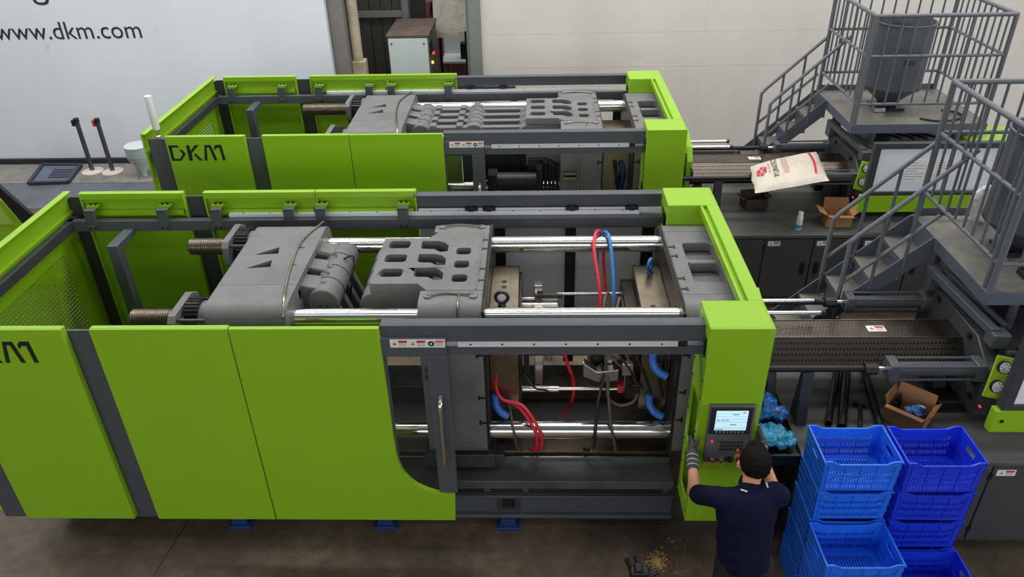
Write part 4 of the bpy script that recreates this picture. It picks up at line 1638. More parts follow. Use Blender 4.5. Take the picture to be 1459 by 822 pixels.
injection_unit((0, 0, 0), 0.0, 'grey injection unit with bare perforated barrel cover beside the operator', True)
injection_unit((0.05, 3.414, 0), .27, 'grey injection unit with a sack lying on its barrel cover near the white wall', False)
machine_base((0, 0, 0), 'charcoal machine base cabinet with steel tubes lying on its top', (2.55, 3.19, 3.9, 4.7), 1.88)
vt = thing('valve_tray', (1.66, 4.5, 0), 'black steel valve tray carrying crumpled plastic bags behind the green column', 'tray')
m = MB()
m.box(1.485, 1.86, 4.10, 5.80, .90, .93)
m.build('tray_plate', 'trayblack', vt, bevel=.004)
m = MB()
m.box(1.485, 1.86, 4.08, 4.10, .86, .95)
m.build('tray_edge', 'blacksteel', vt)
m = MB()
for x_, y_ in ((1.50, 4.15), (1.80, 4.15), (1.50, 5.7), (1.80, 5.7)):
    m.box(x_, x_ + .04, y_, y_ + .04, 0, .90)
m.each('leg', 'blacksteel', vt)
m = MB()
m.box(1.56, 1.84, 4.30, 5.5, .30, .80)
m.build('valve_block', 'black', vt, bevel=.01)
machine_base((0.05, 3.414, 0), 'charcoal machine base cabinet with an empty carton on its top', (1.93, 2.42, 2.945, 3.455, 4.0, 4.8), 1.50)


# ------------------------------------------------------------------ service platform with stairs
M['deck'] = mat('worn_tread_plate', srgb(118, 116, 108), 0.45, 0.3, 0.2, 7, 0.25, 120, srgb(72, 72, 74), 0.6)
M['rail'] = mat('grey_blue_rail_paint', srgb(98, 101, 108), 0.42, 0, 0.08, 5)
M['skirt'] = mat('grey_blue_skirt_paint', srgb(84, 90, 102), 0.45, 0, 0.08, 5)


def platform(o, dx, label):
    ox, oy = o[0], o[1]
    T = lambda: MB(o)
    X0, X1, Y0, Y1, Z = 3.14 + dx, 4.55 + dx, 4.64, 5.88, 1.95
    root = thing('service_platform', (ox + (X0 + X1) / 2, oy + 5.2, .95), label, 'platform')
    m = T()
    m.box(X0, X1, Y0, Y1, Z - .012, Z)
    m.build('deck', 'deck', root)
    m = T()
    m.box(X0 - .01, X0, Y0 - .01, Y1 + .01, Z - .095, Z + .004)
    m.box(X1, X1 + .01, Y0 - .01, Y1 + .01, Z - .095, Z + .004)
    m.box(X0, X1, Y0 - .01, Y0, Z - .095, Z + .004)
    m.box(X0, X1, Y1, Y1 + .01, Z - .095, Z + .06)
    m.build('skirt', 'skirt', root, bevel=0.003)
    # the front legs stand on the carriage and the drive cover, the rear ones on the machine base
    for x, y, zb in ((X0 + .285, Y0 + .10, 1.595), (X1 - .1, Y0 + .10, 1.805), (X0 + .25, Y1 - .1, .948), (X1 - .1, Y1 - .1, .948)):
        m = T()
        m.cyl((x, y, zb), (x, y, Z - .012), .03, n=14)
        m.build('support_leg', 'rail', root)
    zs = (2.17, 2.67, 3.07)

    def side(p0, p1, nb, gap=None, posts=(True, True), tops=zs):
        p0, p1 = Vector(p0), Vector(p1)
        for z in tops:
            m = T()
            m.cyl((p0.x, p0.y, z), (p1.x, p1.y, z), .021 if z == tops[-1] else .016, n=12)
            m.build('rail', 'rail', root, smooth=1)
        for k, f in ((0, posts[0]), (1, posts[1])):
            if f:
                q = p1 if k else p0
                m = T()
                m.cyl((q.x, q.y, Z), (q.x, q.y, tops[-1]), .024, n=14)
                m.capsule((q.x, q.y, tops[-1]), (q.x, q.y, tops[-1] + .001), .024, n=12)
                m.build('post', 'rail', root, smooth=1)
        for k in range(1, nb):
            q = p0.lerp(p1, k / nb)
            m = T()
            m.cyl((q.x, q.y, tops[0]), (q.x, q.y, tops[-1]), .011, n=8)
            m.build('baluster', 'rail', root, smooth=1)
    e = .02
    side((X0 + e, Y0 + e, 0), (X0 + e, Y1 - e, 0), 9)
    side((X0 + e, Y0 + e, 0), (X1 - e, Y0 + e, 0), 10, posts=(False, True))
    side((X0 + e, Y1 - e, 0), (X1 - e, Y1 - e, 0), 10, posts=(False, True))
    side((X1 - e, Y0 + e, 0), (X1 - e, Y1 - e, 0), 10, posts=(False, False))
    # second corner post at the gate and hinges
    m = T()
    m.cyl((X0 + .02, Y0 + .085, Z), (X0 + .02, Y0 + .085, 3.05), .022, n=14)
    m.build('gate_post', 'rail', root, smooth=1)
    # stairs down to the machine base
    ya, yb_ = 5.46, 5.87
    sl = .96
    run = (Z - .95) / sl
    for y in (ya, yb_):
        m = T()
        xa, xb = X0 - run - .05, X0 - .01
        m.prism([(xa, .955), (xa + .17, .955), (xb, Z - .17), (xb, Z + .0), (xb - .02, Z + .0)], 'y', y - .006, y + .006)
        m.build('stringer', 'skirt', root)
    for k in range(1, 6):
        z = Z - k * .19
        x = X0 - .01 - (k - .5) * .19 / sl
        if z < .98:
            continue
        m = T()
        m.box(x - .12, x + .11, ya + .006, yb_ - .006, z - .012, z)
        tr = m.build('tread', 'deck', root)
        m = T()
        m.box(x - .12, x - .112, ya + .006, yb_ - .006, z - .045, z - .012)
        m.build('tread_nosing', 'skirt', tr)
        m = T()
        m.box(x + .10, x + .108, ya + .006, yb_ - .006, z, z + .18)
        m.build('riser', 'skirt', tr)
    for y, xe in ((ya, X0 + .12), (yb_, X0 + .03)):
        xl = 2.485 + dx
        zl = 1.94
        m = T()
        m.tube([(xl, y, .955), (xl, y, zl - .02), (xl + .02, y, zl), (xl + .04, y, zl + .03), (xe, y, zl + (xe - xl) * sl)], .019, 10, smooth=False)
        m.build('handrail', 'rail', root, smooth=1)
        m = T()
        m.cyl((xl, y, zl - .40), (X0 - .02, y, zl - .40 + (X0 - .02 - xl) * sl), .016, n=10)
        m.build('mid_rail', 'rail', root, smooth=1)
        for f in (.36, .70):
            x = xl + (X0 - xl) * f
            zt = zl + (x - xl) * sl
            m = T()
            m.cyl((x, y, zt - .72), (x, y, zt), .014, n=10)
            m.build('baluster', 'rail', root, smooth=1)
    m = T()
    m.lathe([(.06, 0), (.06, .01), (.02, .03), (.02, .05)], (2.485 + dx, yb_, .955), 14)
    m.build('handrail_foot', 'blacksteel', root)
    return root


platform((0, 0, 0), 0.0, 'grey stair platform with railings above the injection unit beside the operator')
platform((0.05, 3.414, 0), .20, 'grey stair platform with railings by the white wall carrying the open hopper')

M['hopper'] = mat('dark_grey_hopper_steel', srgb(94, 97, 106), 0.38, 0.3, 0.1, 4)
M['hopperin'] = mat('dark_hopper_inside', srgb(60, 62, 66), 0.45, 0.2, 0.1, 4)


def hopper(c, label):
    x, y, z = c
    root = thing('material_hopper', c, label, 'hopper')
    m = MB()
    R = .31
    m.lathe([(.09, .02), (.09, .06), (R, .25), (R, .93), (R + .012, .935), (R + .012, .95), (R - .004, .95), (R - .008, .93), (R - .008, .255), (.08, .07)], c, 44, caps=False)
    m.build('hopper_shell', 'hopper', root, smooth=0.7)
    m = MB()
    m.lathe([(R + .003, .245), (R + .006, .255), (R + .003, .265)], c, 44, caps=False)
    m.build('weld_band', 'hopperin', root)
    m = MB()
    m.box(x - .15, x + .15, y - .15, y + .15, z, z + .025)
    m.cyl((x, y, z + .025), (x, y, z + .06), .11, n=20)
    m.build('base_flange', 'blacksteel', root, bevel=0.004)
    m = MB()
    m.box(x - .20, x - .08, y - .20, y - .12, z + .005, z + .05)
    m.build('slide_gate', 'brightsteel', root)
    m = MB()
    m.box(x - .05, x + .06, y - R - .006, y - R + .01, z + .55, z + .60)
    m.build('seam_plate', 'hopperin', root)


hopper((3.66, 5.24, 1.952), 'tall dark steel hopper standing on the platform beside the operator')
hopper((3.96, 8.64, 1.952), 'open dark steel hopper with conical bottom on the platform by the wall')

# black cable lying in a loop on the wall side platform
m = MB()
m.tube([(4.16, 8.20, 1.964), (4.30, 8.12, 1.964), (4.50, 8.14, 1.964), (4.64, 8.26, 1.964), (4.62, 8.40, 1.964), (4.50, 8.46, 1.964)], .012, 8, 8)
tag(m.build('cable_loop', 'blackhose', smooth=1.0), 'black cable curled on the platform deck by the wall', 'cable')
vb = thing('air_valve', (3.55, 4.86, 1.952), 'small dark valve box on the deck beside the operator side hopper', 'valve')
m = MB()
m.box(3.47, 3.63, 4.80, 4.92, 1.952, 2.0)
m.build('box', 'black', vb, bevel=.006)
m = MB()
m.cyl((3.56, 4.86, 2.0), (3.56, 4.86, 2.06), .045, n=18)
m.build('drum', 'grey', vb, bevel=.006)


# ------------------------------------------------------------------ plastic crates
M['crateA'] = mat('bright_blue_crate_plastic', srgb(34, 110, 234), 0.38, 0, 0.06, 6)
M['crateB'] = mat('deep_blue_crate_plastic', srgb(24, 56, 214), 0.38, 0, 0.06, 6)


def lattice(mb, us, vs_, hole, pos, th):
    """wall of thickness th over the grid us x vs_, leaving out cells where hole() is true"""
    nu, nv = len(us), len(vs_)
    n0 = len(mb.v)
    P = []
    for s in (0, 1):
        for j in range(nv):
            for i in range(nu):
                P.append(pos(us[i], vs_[j], th * s))
    idx = lambda s, i, j: s * nu * nv + j * nu + i
    F = []
    solid = lambda i, j: 0 <= i < nu - 1 and 0 <= j < nv - 1 and not hole((us[i] + us[i + 1]) / 2, (vs_[j] + vs_[j + 1]) / 2)
    for j in range(nv - 1):
        for i in range(nu - 1):
            if not solid(i, j):
                continue
            F.append((idx(0, i, j), idx(0, i + 1, j), idx(0, i + 1, j + 1), idx(0, i, j + 1)))
            F.append((idx(1, i, j), idx(1, i, j + 1), idx(1, i + 1, j + 1), idx(1, i + 1, j)))
            for di, dj, a, b in ((-1, 0, (i, j), (i, j + 1)), (1, 0, (i + 1, j), (i + 1, j + 1)), (0, -1, (i, j), (i + 1, j)), (0, 1, (i, j + 1), (i + 1, j + 1))):
                if not solid(i + di, j + dj):
                    F.append((idx(0, *a), idx(0, *b), idx(1, *b), idx(1, *a)))
    mb.add(P, F)


CW, CD, CH = .49, .345, .258


def crate_meshes():
    hb, hd, hbb, hdb = CW / 2, CD / 2, CW / 2 - .007, CD / 2 - .006
    th = .006
    hz = lambda v: .004 + v * (CH - .004)
    topdip = lambda u: 1.0 if (u < .10 or u > .90) else (.90 if .2 <= u <= .8 else (1.0 - .10 * (min(u, 1 - u) - .10) / .10))
    body = MB()
    ub = [0, .03, .07, .10, .15, .20]
    blocks = []
    for b in range(4):
        a = .09 + b * .21
        blocks += [(a + k * .0325, a + k * .0325 + .017) for k in range(6)]
    us = sorted(set([0, .03, .07, .15, .20, .80, .85, .93, .97, 1] + [round(x, 4) for q in blocks for x in q]))
    rows = [(.10, .24), (.36, .50), (.60, .72)]
    vs_ = sorted(set([0, .04, .30, .55, .80, .9, 1] + [x for r in rows for x in r]))
    hole = lambda u, v: any(a < u < b for a, b in blocks) and any(a < v < b for a, b in rows)
    for s in (-1, 1):
        def pos(u, v, t, s=s):
            z = hz(v * topdip(u))
            f = z / CH
            hx, hy = hbb + (hb - hbb) * f, hdb + (hd - hdb) * f
            return (-hx + 2 * hx * u, s * (hy - t), z)
        lattice(body, us, vs_, hole, pos, th)
    blocks2 = []
    for b in range(3):
        a = .12 + b * .27
        blocks2 += [(a + k * .042, a + k * .042 + .022) for k in range(5)]
    us2 = sorted(set([0, .34, .66, 1] + [round(x, 4) for q in blocks2 for x in q]))
    vs2 = sorted(set([0, .04, .66, .82, .92, 1, .10, .24, .36, .50]))
    hole2 = lambda u, v: (any(a < u < b for a, b in blocks2) and any(a < v < b for a, b in rows[:2])) or (.34 < u < .66 and .66 < v < .82)
    for s in (-1, 1):
        def pos2(u, v, t, s=s):
            z = hz(v)
            f = z / CH
            hx, hy = hbb + (hb - hbb) * f, hdb + (hd - hdb) * f
            return (s * (hx - t), -hy + 2 * hy * u, z)
        lattice(body, us2, vs2, hole2, pos2, th)
    # outer ribs
    for zf in (.30, .55, .80):
        z = hz(zf)
        f = z / CH
        hx, hy = hbb + (hb - hbb) * f, hdb + (hd - hdb) * f
        for s in (-1, 1):
            body.box(-hx, hx, min(s * hy, s * (hy + .003)), max(s * hy, s * (hy + .003)), z - .004, z + .004)
            body.box(min(s * hx, s * (hx + .003)), max(s * hx, s * (hx + .003)), -hy, hy, z - .004, z + .004)
    for u in (.07, .285, .495, .705, .93):
        for s in (-1, 1):
            x0, x1 = -hbb + 2 * hbb * u, -hb + 2 * hb * u
            body.hexa([(x0 - .003, s * hdb, .006), (x0 + .003, s * hdb, .006), (x0 + .003, s * (hdb + .003), .006), (x0 - .003, s * (hdb + .003), .006), (x1 - .003, s * hd, CH * .88), (x1 + .003, s * hd, CH * .88), (x1 + .003, s * (hd + .006), CH * .88), (x1 - .003, s * (hd + .006), CH * .88)])
    rim = MB()
    up = [0, .05, .10, .15, .20, .5, .80, .85, .90, .95, 1]
    for s in (-1, 1):
        for a, b in zip(up[:-1], up[1:]):
            za, zb = hz(topdip(a)), hz(topdip(b))
            xa, xb = -hb + 2 * hb * a, -hb + 2 * hb * b
            y0, y1 = sorted((s * (hd - .007), s * (hd + .004)))
            rim.hexa([(xa, y0, za - .008), (xb, y0, zb - .008), (xb, y1, zb - .008), (xa, y1, za - .008), (xa, y0, za + .004), (xb, y0, zb + .004), (xb, y1, zb + .004), (xa, y1, za + .004)])
        x0, x1 = sorted((s * (hb - .007), s * (hb + .004)))
        rim.box(x0, x1, -hd - .009, hd + .004, CH - .008, CH + .004)
    base = MB()
    base.box(-hbb, hbb, -hdb, -hdb + .06, .004, .010)
    base.box(-hbb, hbb, hdb - .06, hdb, .004, .010)
    base.box(-hbb, -hbb + .05, -hdb + .06, hdb - .06, .004, .010)
    base.box(hbb - .05, hbb, -hdb + .06, hdb - .06, .004, .010)
    n = 19
    for k in range(n):
        x = -hbb + .05 + (2 * hbb - .1) * (k + .5) / n
        base.box(x - .0055, x + .0055, -hdb + .06, hdb - .06, .004, .010)
    base.box(-hbb + .05, hbb - .05, -.004, .004, .002, .004)
    return body.mesh('crate_body', .5, True), rim.mesh('crate_rim', .5), base.mesh('crate_base', .5)


CRATE = {}
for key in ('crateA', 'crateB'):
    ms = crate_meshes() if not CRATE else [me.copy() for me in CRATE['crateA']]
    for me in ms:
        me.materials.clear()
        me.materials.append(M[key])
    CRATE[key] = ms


def crate(x, y, z, key, label, group, rot=0.0):
    r = thing('plastic_crate', (x, y, z), label, 'crate', group)
    for nm, me in zip(('crate_body', 'crate_rim', 'crate_base'), CRATE[key]):
        ob = bpy.data.objects.new(nm, me)
        COL.objects.link(ob)
        ob.parent = r
    r.rotation_euler = (0, 0, rot)
    return r


POS5 = ('topmost', 'second from the top', 'middle', 'second from the bottom', 'bottom')
SP = .2625
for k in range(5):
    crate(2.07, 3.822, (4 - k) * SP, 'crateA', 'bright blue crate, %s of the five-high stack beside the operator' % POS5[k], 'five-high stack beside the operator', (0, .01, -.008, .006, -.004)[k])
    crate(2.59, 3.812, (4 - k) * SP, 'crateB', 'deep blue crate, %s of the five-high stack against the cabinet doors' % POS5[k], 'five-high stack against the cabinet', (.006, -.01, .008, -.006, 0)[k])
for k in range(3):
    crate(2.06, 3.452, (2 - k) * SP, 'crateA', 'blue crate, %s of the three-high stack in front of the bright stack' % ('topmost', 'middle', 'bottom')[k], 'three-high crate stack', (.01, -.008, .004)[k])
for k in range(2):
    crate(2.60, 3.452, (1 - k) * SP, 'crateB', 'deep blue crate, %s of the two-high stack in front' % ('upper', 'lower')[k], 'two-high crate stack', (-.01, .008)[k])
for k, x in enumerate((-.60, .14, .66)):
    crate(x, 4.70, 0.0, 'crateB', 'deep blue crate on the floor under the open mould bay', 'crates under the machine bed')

# ------------------------------------------------------------------ loose things on the machine bases
M['card'] = mat('brown_cardboard', srgb(172, 126, 84), 0.75, 0, 0.06, 8, 0.05, 120)
M['cardin'] = mat('cardboard_inside', srgb(150, 106, 68), 0.8, 0, 0.06, 8)
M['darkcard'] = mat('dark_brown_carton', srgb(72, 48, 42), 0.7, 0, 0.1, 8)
M['glove_blue'] = mat('blue_knit_glove', srgb(72, 112, 176), 0.8, 0, 0.12, 30)
M['teal'] = mat('teal_plastic_bag', srgb(54, 150, 190), 0.3, 0, 0.2, 14, 0.5, 25)
M['bluebag'] = mat('blue_plastic_bag', srgb(36, 100, 170), 0.3, 0, 0.25, 14, 0.5, 25)


def carton(c, rot, w, d, h, label, fl, lip):
    root = thing('carton', c, label, 'box')
    R = Matrix.Rotation(rot, 3, 'Z')
    c = Vector(c)
    q = lambda p: c + R @ Vector(p)
    t = .004

    def slab(pts4, n):
        pts = [Vector(p) for p in pts4]
        return [q(p) for p in pts] + [q(p + Vector(n) * t) for p in pts]
    m = MB()
    m.hexa(slab([(-w, -d, 0), (w, -d, 0), (w, d, 0), (-w, d, 0)], (0, 0, 1)))
    m.hexa(slab([(-w, -d, 0), (w, -d, 0), (w, -d, h), (-w, -d, h)], (0, 1, 0)))
    m.hexa(slab([(-w, d, 0), (w, d, 0), (w, d, h), (-w, d, h)], (0, -1, 0)))
    m.hexa(slab([(-w, -d, 0), (-w, d, 0), (-w, d, h), (-w, -d, h)], (1, 0, 0)))
    m.hexa(slab([(w, -d, 0), (w, d, 0), (w, d, h), (w, -d, h)], (-1, 0, 0)))
    m.build('box_body', 'card', root, smooth=0)
    for (ax, s), (ang, ln) in zip((('y', -1), ('y', 1), ('x', -1), ('x', 1)), fl):
        up, out = math.sin(ang) * ln, math.cos(ang) * ln
        if ax == 'y':
            P = [(-w, s * d, h), (w, s * d, h), (w * .96, s * (d + out), h + up), (-w * .96, s * (d + out), h + up)]
            n = (0, -s * math.sin(ang), math.cos(ang))
        else:
            P = [(s * w, -d, h), (s * w, d, h), (s * (w + out), d * .94, h + up), (s * (w + out), -d * .94, h + up)]
            n = (-s * math.sin(ang), 0, math.cos(ang))
        m = MB()
        m.hexa(slab(P, n))
        m.build('flap', 'card', root, smooth=0)
    m = MB()
    m.box(0, .001, 0, .001, 0, .001) if False else None
    return root, q


bx, q = carton((2.74, 4.45, .952), math.radians(-42), .135, .105, .15, 'brown carton holding blue gloves on the base top beside the steel tubes', ((.3, .07), (1.45, .09), (1.2, .07), (.9, .06)), .06)
gl = MB()
for gx, gy, gz, ga in ((.005, -.035, .028, .4), (.070, .035, .030, 2.6), (.015, .040, .034, 1.9), (.075, -.035, .034, -2.4), (.030, .005, .066, 1.2), (.065, -.030, .080, -.7), (.000, -.040, .082, 2.0), (.070, .040, .086, 3.4), (.020, .030, .108, .9), (.050, -.015, .122, -.5), (.005, -.035, .128, 1.5), (.062, .040, .132, 2.9)):
    Rg_ = Matrix.Rotation(ga, 3, 'Z')
    L_ = lambda x_, y_, z_=0: q(Vector((gx, gy, gz)) + Rg_ @ Vector((x_, y_, z_)))
    gl.capsule(L_(-.014, -.008), L_(.006, .008), .022, .022, 12, 4)
    for f_ in range(4):
        gl.capsule(L_(.012, -.018 + f_ * .012, .004), L_(.036, -.020 + f_ * .013, -.002), .0075, .0065, 8, 3)
    gl.capsule(L_(-.004, .018), L_(.014, .034), .0085, .007, 8, 3)
tag(gl.build('glove_pile', 'glove_blue', smooth=1.0), 'blue work gloves lying inside the brown carton', 'gloves')
for i, (dx_, dy_) in enumerate(((-.094, .020), (-.094, -.050))):
    bt = MB()
    p = q((dx_, dy_, .005))
    pe = q((dx_, dy_ + .012, .15 - .035 * i))
    bt.cyl(p, pe, .024, .022, 14)
    bt.cyl(pe, pe + (pe - p).normalized() * .03, .012, .012, 12)
    tag(bt.build('black_bottle', 'black', smooth=0.8), ('taller black bottle leaning in the corner of the glove carton', 'shorter black bottle beside the blue gloves in the carton')[i], 'bottle', 'bottles in the carton')
tagc = MB()
p = q((.072, .030, .157))
tagc.obox(p, (.03, .02, .004), Matrix.Rotation(.5, 3, 'Y'))
tag(tagc.build('white_tag', 'white'), 'small white paper tag on the blue gloves in the carton', 'tag')

bx, q = carton((3.29, 7.70, .952), math.radians(-4), .135, .10, .14, 'empty brown carton with open flaps on the wall side machine base', ((.15, .07), (1.25, .12), (.45, .10), (.75, .11)), .06)
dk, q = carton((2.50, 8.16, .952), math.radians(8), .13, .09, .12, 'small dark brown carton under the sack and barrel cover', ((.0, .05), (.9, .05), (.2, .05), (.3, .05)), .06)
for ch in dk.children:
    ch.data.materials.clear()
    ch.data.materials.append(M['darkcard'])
# spray can
sc = thing('spray_can', (2.845, 7.575, .952), 'white spray can with teal band standing beside the empty carton', 'spray can')
m = MB()
m.lathe([(.031, .0), (.033, .004), (.033, .14), (.031, .15), (.026, .158)], (2.845, 7.575, .952), 20)
m.build('can_body', 'white', sc, smooth=.7)
m = MB()
m.lathe([(.0335, .02), (.0335, .06)], (2.845, 7.575, .952), 20, caps=False)
m.build('label_band', 'teal', sc)
m = MB()
m.lathe([(.027, .158), (.027, .20), (.024, .205), (.001, .206)], (2.845, 7.575, .952), 20)
m.build('cap', 'white', sc, smooth=.7)
# steel tubes and hammer on the front base
for i, (a, b, r) in enumerate((((2.428, 5.05), (2.145, 4.39), .026), ((2.50, 5.05), (2.225, 4.34), .034), ((2.638, 5.04), (2.506, 4.34), .030))):
    m = MB()
    z = .952 + r
    A, B = Vector((a[0], a[1], z)), Vector((b[0], b[1], z))
    n = 18
    d = (B - A).normalized()
    u = d.orthogonal().normalized()
    w = d.cross(u)
    R = []
    for p, rr in ((A, r), (B, r), (B, r * .8), (A, r * .8), (A, r)):
        R.append([p + (u * math.cos(2 * PI * k / n) + w * math.sin(2 * PI * k / n)) * rr for k in range(n)])
    m.rings(R, caps=False)
    tag(m.build('steel_tube', 'blacksteel', smooth=.8, center=True), ('thin black steel tube lying farthest from the carton', 'thick black steel tube lying between the hammer and the thin tube', 'black steel tube lying between the hammer and the carton')[i], 'tube', 'steel tubes on the base top')
hm = thing('hammer', (2.41, 4.47, .952), 'black hammer lying on the base top between two tubes', 'hammer')
m = MB()
m.cyl((2.46, 4.615, .972), (2.35, 4.31, .972), .013, .016, 12)
m.build('handle', 'blacksteel', hm)
m = MB()
m.cyl((2.415, 4.638, .974), (2.505, 4.602, .974), .022, n=14)
m.build('head', 'black', hm)


def blob(mb, name, key, parent, voxel=.008, smooth=6, label=None, disp=0.0, dscale=30):
    me0 = mb.mesh(name + '_src', 0)
    ob = bpy.data.objects.new('tmp', me0)
    COL.objects.link(ob)
    rm_ = ob.modifiers.new('r', 'REMESH')
    rm_.mode = 'VOXEL'
    rm_.voxel_size = voxel
    sm = ob.modifiers.new('s', 'SMOOTH')
    sm.iterations = smooth
    sm.factor = 0.5
    dg = bpy.context.evaluated_depsgraph_get()
    me = bpy.data.meshes.new_from_object(ob.evaluated_get(dg))
    bpy.data.objects.remove(ob)
    vs = [v.co.copy() for v in me.vertices]
    if disp:
        me.calc_loop_triangles()
        ns = [v.normal.copy() for v in me.vertices]
        for i, v in enumerate(vs):
            me.vertices[i].co = v + ns[i] * (noise.fractal(v * dscale, 1.0, 2.0, 3) * disp)
        vs = [v.co.copy() for v in me.vertices]
    c = Vector(((min(v.x for v in vs) + max(v.x for v in vs)) / 2, (min(v.y for v in vs) + max(v.y for v in vs)) / 2, min(v.z for v in vs)))
    for v in me.vertices:
        v.co -= c
    me.polygons.foreach_set('use_smooth', [True] * len(me.polygons))
    me.materials.clear()
    for k in (key if isinstance(key, (list, tuple)) else [key]):
        me.materials.append(M[k])
    return link(name, me, c, parent, 0, label)


bg = MB()
for c, rx, ry, rz in (((1.66, 4.52, 1.037), .15, .12, .095), ((1.79, 4.47, 1.012), .075, .08, .06), ((1.60, 4.44, 1.012), .08, .07, .065)):
    bg.ell(c, rx, ry, rz)
tag(blob(bg, 'plastic_bag', 'bluebag', None, .009, 1, None, .030, 14), 'crumpled blue plastic bag heaped behind the green column', 'bag')
bg = MB()
for c, rx, ry, rz in (((1.66, 4.23, 1.010), .14, .11, .06), ((1.76, 4.20, 1.0), .09, .08, .05), ((1.58, 4.22, 1.0), .07, .08, .05)):
    bg.ell(c, rx, ry, rz)
tag(blob(bg, 'plastic_bag', 'teal', None, .008, 1, None, .035, 15), 'crumpled pale teal plastic bag at the edge beside the control terminal', 'bag')

# ------------------------------------------------------------------ sack on the barrel cover of the rear machine
M['sack'] = mat('woven_white_sack', srgb(200, 191, 177), 0.6, 0, 0.05, 12, 0.25, 70, srgb(176, 150, 130), 0.35)
M['sackpink'] = mat('faded_pink_print', srgb(206, 150, 140), 0.6, 0, 0.08, 20)
TLc, TRc, BRc, BLc = Vector((2.36, 8.02, 1.500)), Vector((3.20, 8.43, 1.502)), Vector((3.085, 7.60, 1.505)), Vector((2.255, 7.36, 1.480))


def sack_pt(u, v, top=True):
    p = (TLc * (1 - u) + TRc * u) * v + (BLc * (1 - u) + BRc * u) * (1 - v)
    e = max(0.0, 1 - (2 * abs(u - .5)) ** 4) * max(0.0, 1 - (2 * abs(v - .5)) ** 3)
    h = .085 * e ** .7 if top else -.01 * e
    if top:
        h += .018 * noise.noise(Vector((u * 5, v * 4, 1.3))) * e + .012 * noise.noise(Vector((u * 13, v * 9, 4.1))) * e
    w = .03 * noise.noise(Vector((u * 3, v * 3, 7)))
    return p + Vector((w * (1 - e), w * (1 - e), h))


sk = thing('material_sack', (2.75, 7.95, 1.44), 'white woven sack with red emblem lying across the perforated barrel cover', 'sack')
m = MB()
NU, NV = 44, 26
top = [[sack_pt(i / NU, j / NV) for i in range(NU + 1)] for j in range(NV + 1)]
bot = [[sack_pt(i / NU, j / NV, False) for i in range(NU + 1)] for j in range(NV + 1)]
vv = [p for r in top for p in r] + [p for r in bot for p in r]
K = (NU + 1) * (NV + 1)
ff = []
for j in range(NV):
    for i in range(NU):
        a = j * (NU + 1) + i
        ff.append((a, a + 1, a + NU + 2, a + NU + 1))
        ff.append((K + a, K + a + NU + 1, K + a + NU + 2, K + a + 1))
m.add(vv, ff)
m.build('sack_body', 'sack', sk, smooth=1.2)


def on_sack(u, v, d=.009):
    return sack_pt(u, v) + Vector((0, 0, d))


def patch(poly, key, name, nsub=1):
    m = MB()
    m.add([on_sack(*p) for p in poly], [tuple(range(len(poly)))])
    return m.build(name, key, sk, smooth=0)


# red round emblem with white spokes
m = MB()
cu, cv, ru, rv = .12, .52, .066, .15
for s in range(6):
    a0, a1 = s * PI / 3 + .12, (s + 1) * PI / 3 - .12
    ring = [(cu + ru * .16 * math.cos((a0 + a1) / 2), cv + rv * .16 * math.sin((a0 + a1) / 2))]
    ring += [(cu + ru * math.cos(a0 + (a1 - a0) * k / 5), cv + rv * math.sin(a0 + (a1 - a0) * k / 5)) for k in range(6)]
    m.add([on_sack(*p) for p in ring], [tuple(range(len(ring)))])
m.build('emblem', 'red', sk, smooth=0, label='round red emblem with white spokes')
# lettering, running across the sack
cu_ = bpy.data.curves.new('lettering', 'FONT')
cu_.body = 'YUNGSO'
ob = bpy.data.objects.new('lettering', cu_)
COL.objects.link(ob)
me = bpy.data.meshes.new_from_object(ob.evaluated_get(bpy.context.evaluated_depsgraph_get()))
bpy.data.objects.remove(ob)
xs = [v.co.x for v in me.vertices]
ys = [v.co.y for v in me.vertices]
m = MB()
m.add([on_sack(.335 - .075 * (v.co.y - min(ys)) / (max(ys) - min(ys)), .20 + .66 * (v.co.x - min(xs)) / (max(xs) - min(xs)), .009) for v in me.vertices], [tuple(p.vertices) for p in me.polygons])
m.build('sack_lettering', 'logo', sk, smooth=0, label='black letters YUNGSO')
for k in range(3):
    patch([(.205 + .006 * (k % 2), .40 + k * .13), (.232, .40 + k * .13), (.232, .46 + k * .13), (.205, .47 + k * .13)], 'sackpink', 'small_print')
m = MB()
n = 12
S = lambda t: .80 + .05 * math.sin(t * 2.6)
m.add([on_sack(S(t / n) + .03 * (1 - t / n) - .02, .14 + .82 * t / n) for t in range(n + 1)] + [on_sack(S(t / n) + .03 * (1 - t / n) + .01, .14 + .82 * t / n) for t in range(n + 1)], [(t, t + 1, n + 2 + t, n + 1 + t) for t in range(n)])
m.build('red_stripe', 'red', sk, smooth=0, label='red stripe across the sack')
m = MB()
for a in range(5):
    for b_ in range(9):
        u0, v0 = .40 + a * .018, .30 + b_ * .06
        m.add([on_sack(u0, v0), on_sack(u0 + .01, v0), on_sack(u0 + .01, v0 + .035), on_sack(u0, v0 + .035)], [(0, 1, 2, 3)])
fp = m.build('faded_print', 'sackpink', sk, smooth=0)
fp['kind'] = 'stuff'

# folded white sack on the front platform
fs = thing('folded_sack', (3.62, 5.74, 1.955), 'white sack with red band leaning behind the hopper beside the operator', 'sack')
m = MB()
m.ell((3.60, 5.73, 2.12), .13, .045, .165)
b = blob(m, 'sack_body', 'white', fs, .012, 3, None, .012, 14)
m = MB()
m.bar((3.66, 5.69, 2.24), (3.70, 5.68, 2.10), .05, .012, (0, 1, 0))
m.build('red_band', 'red', fs)

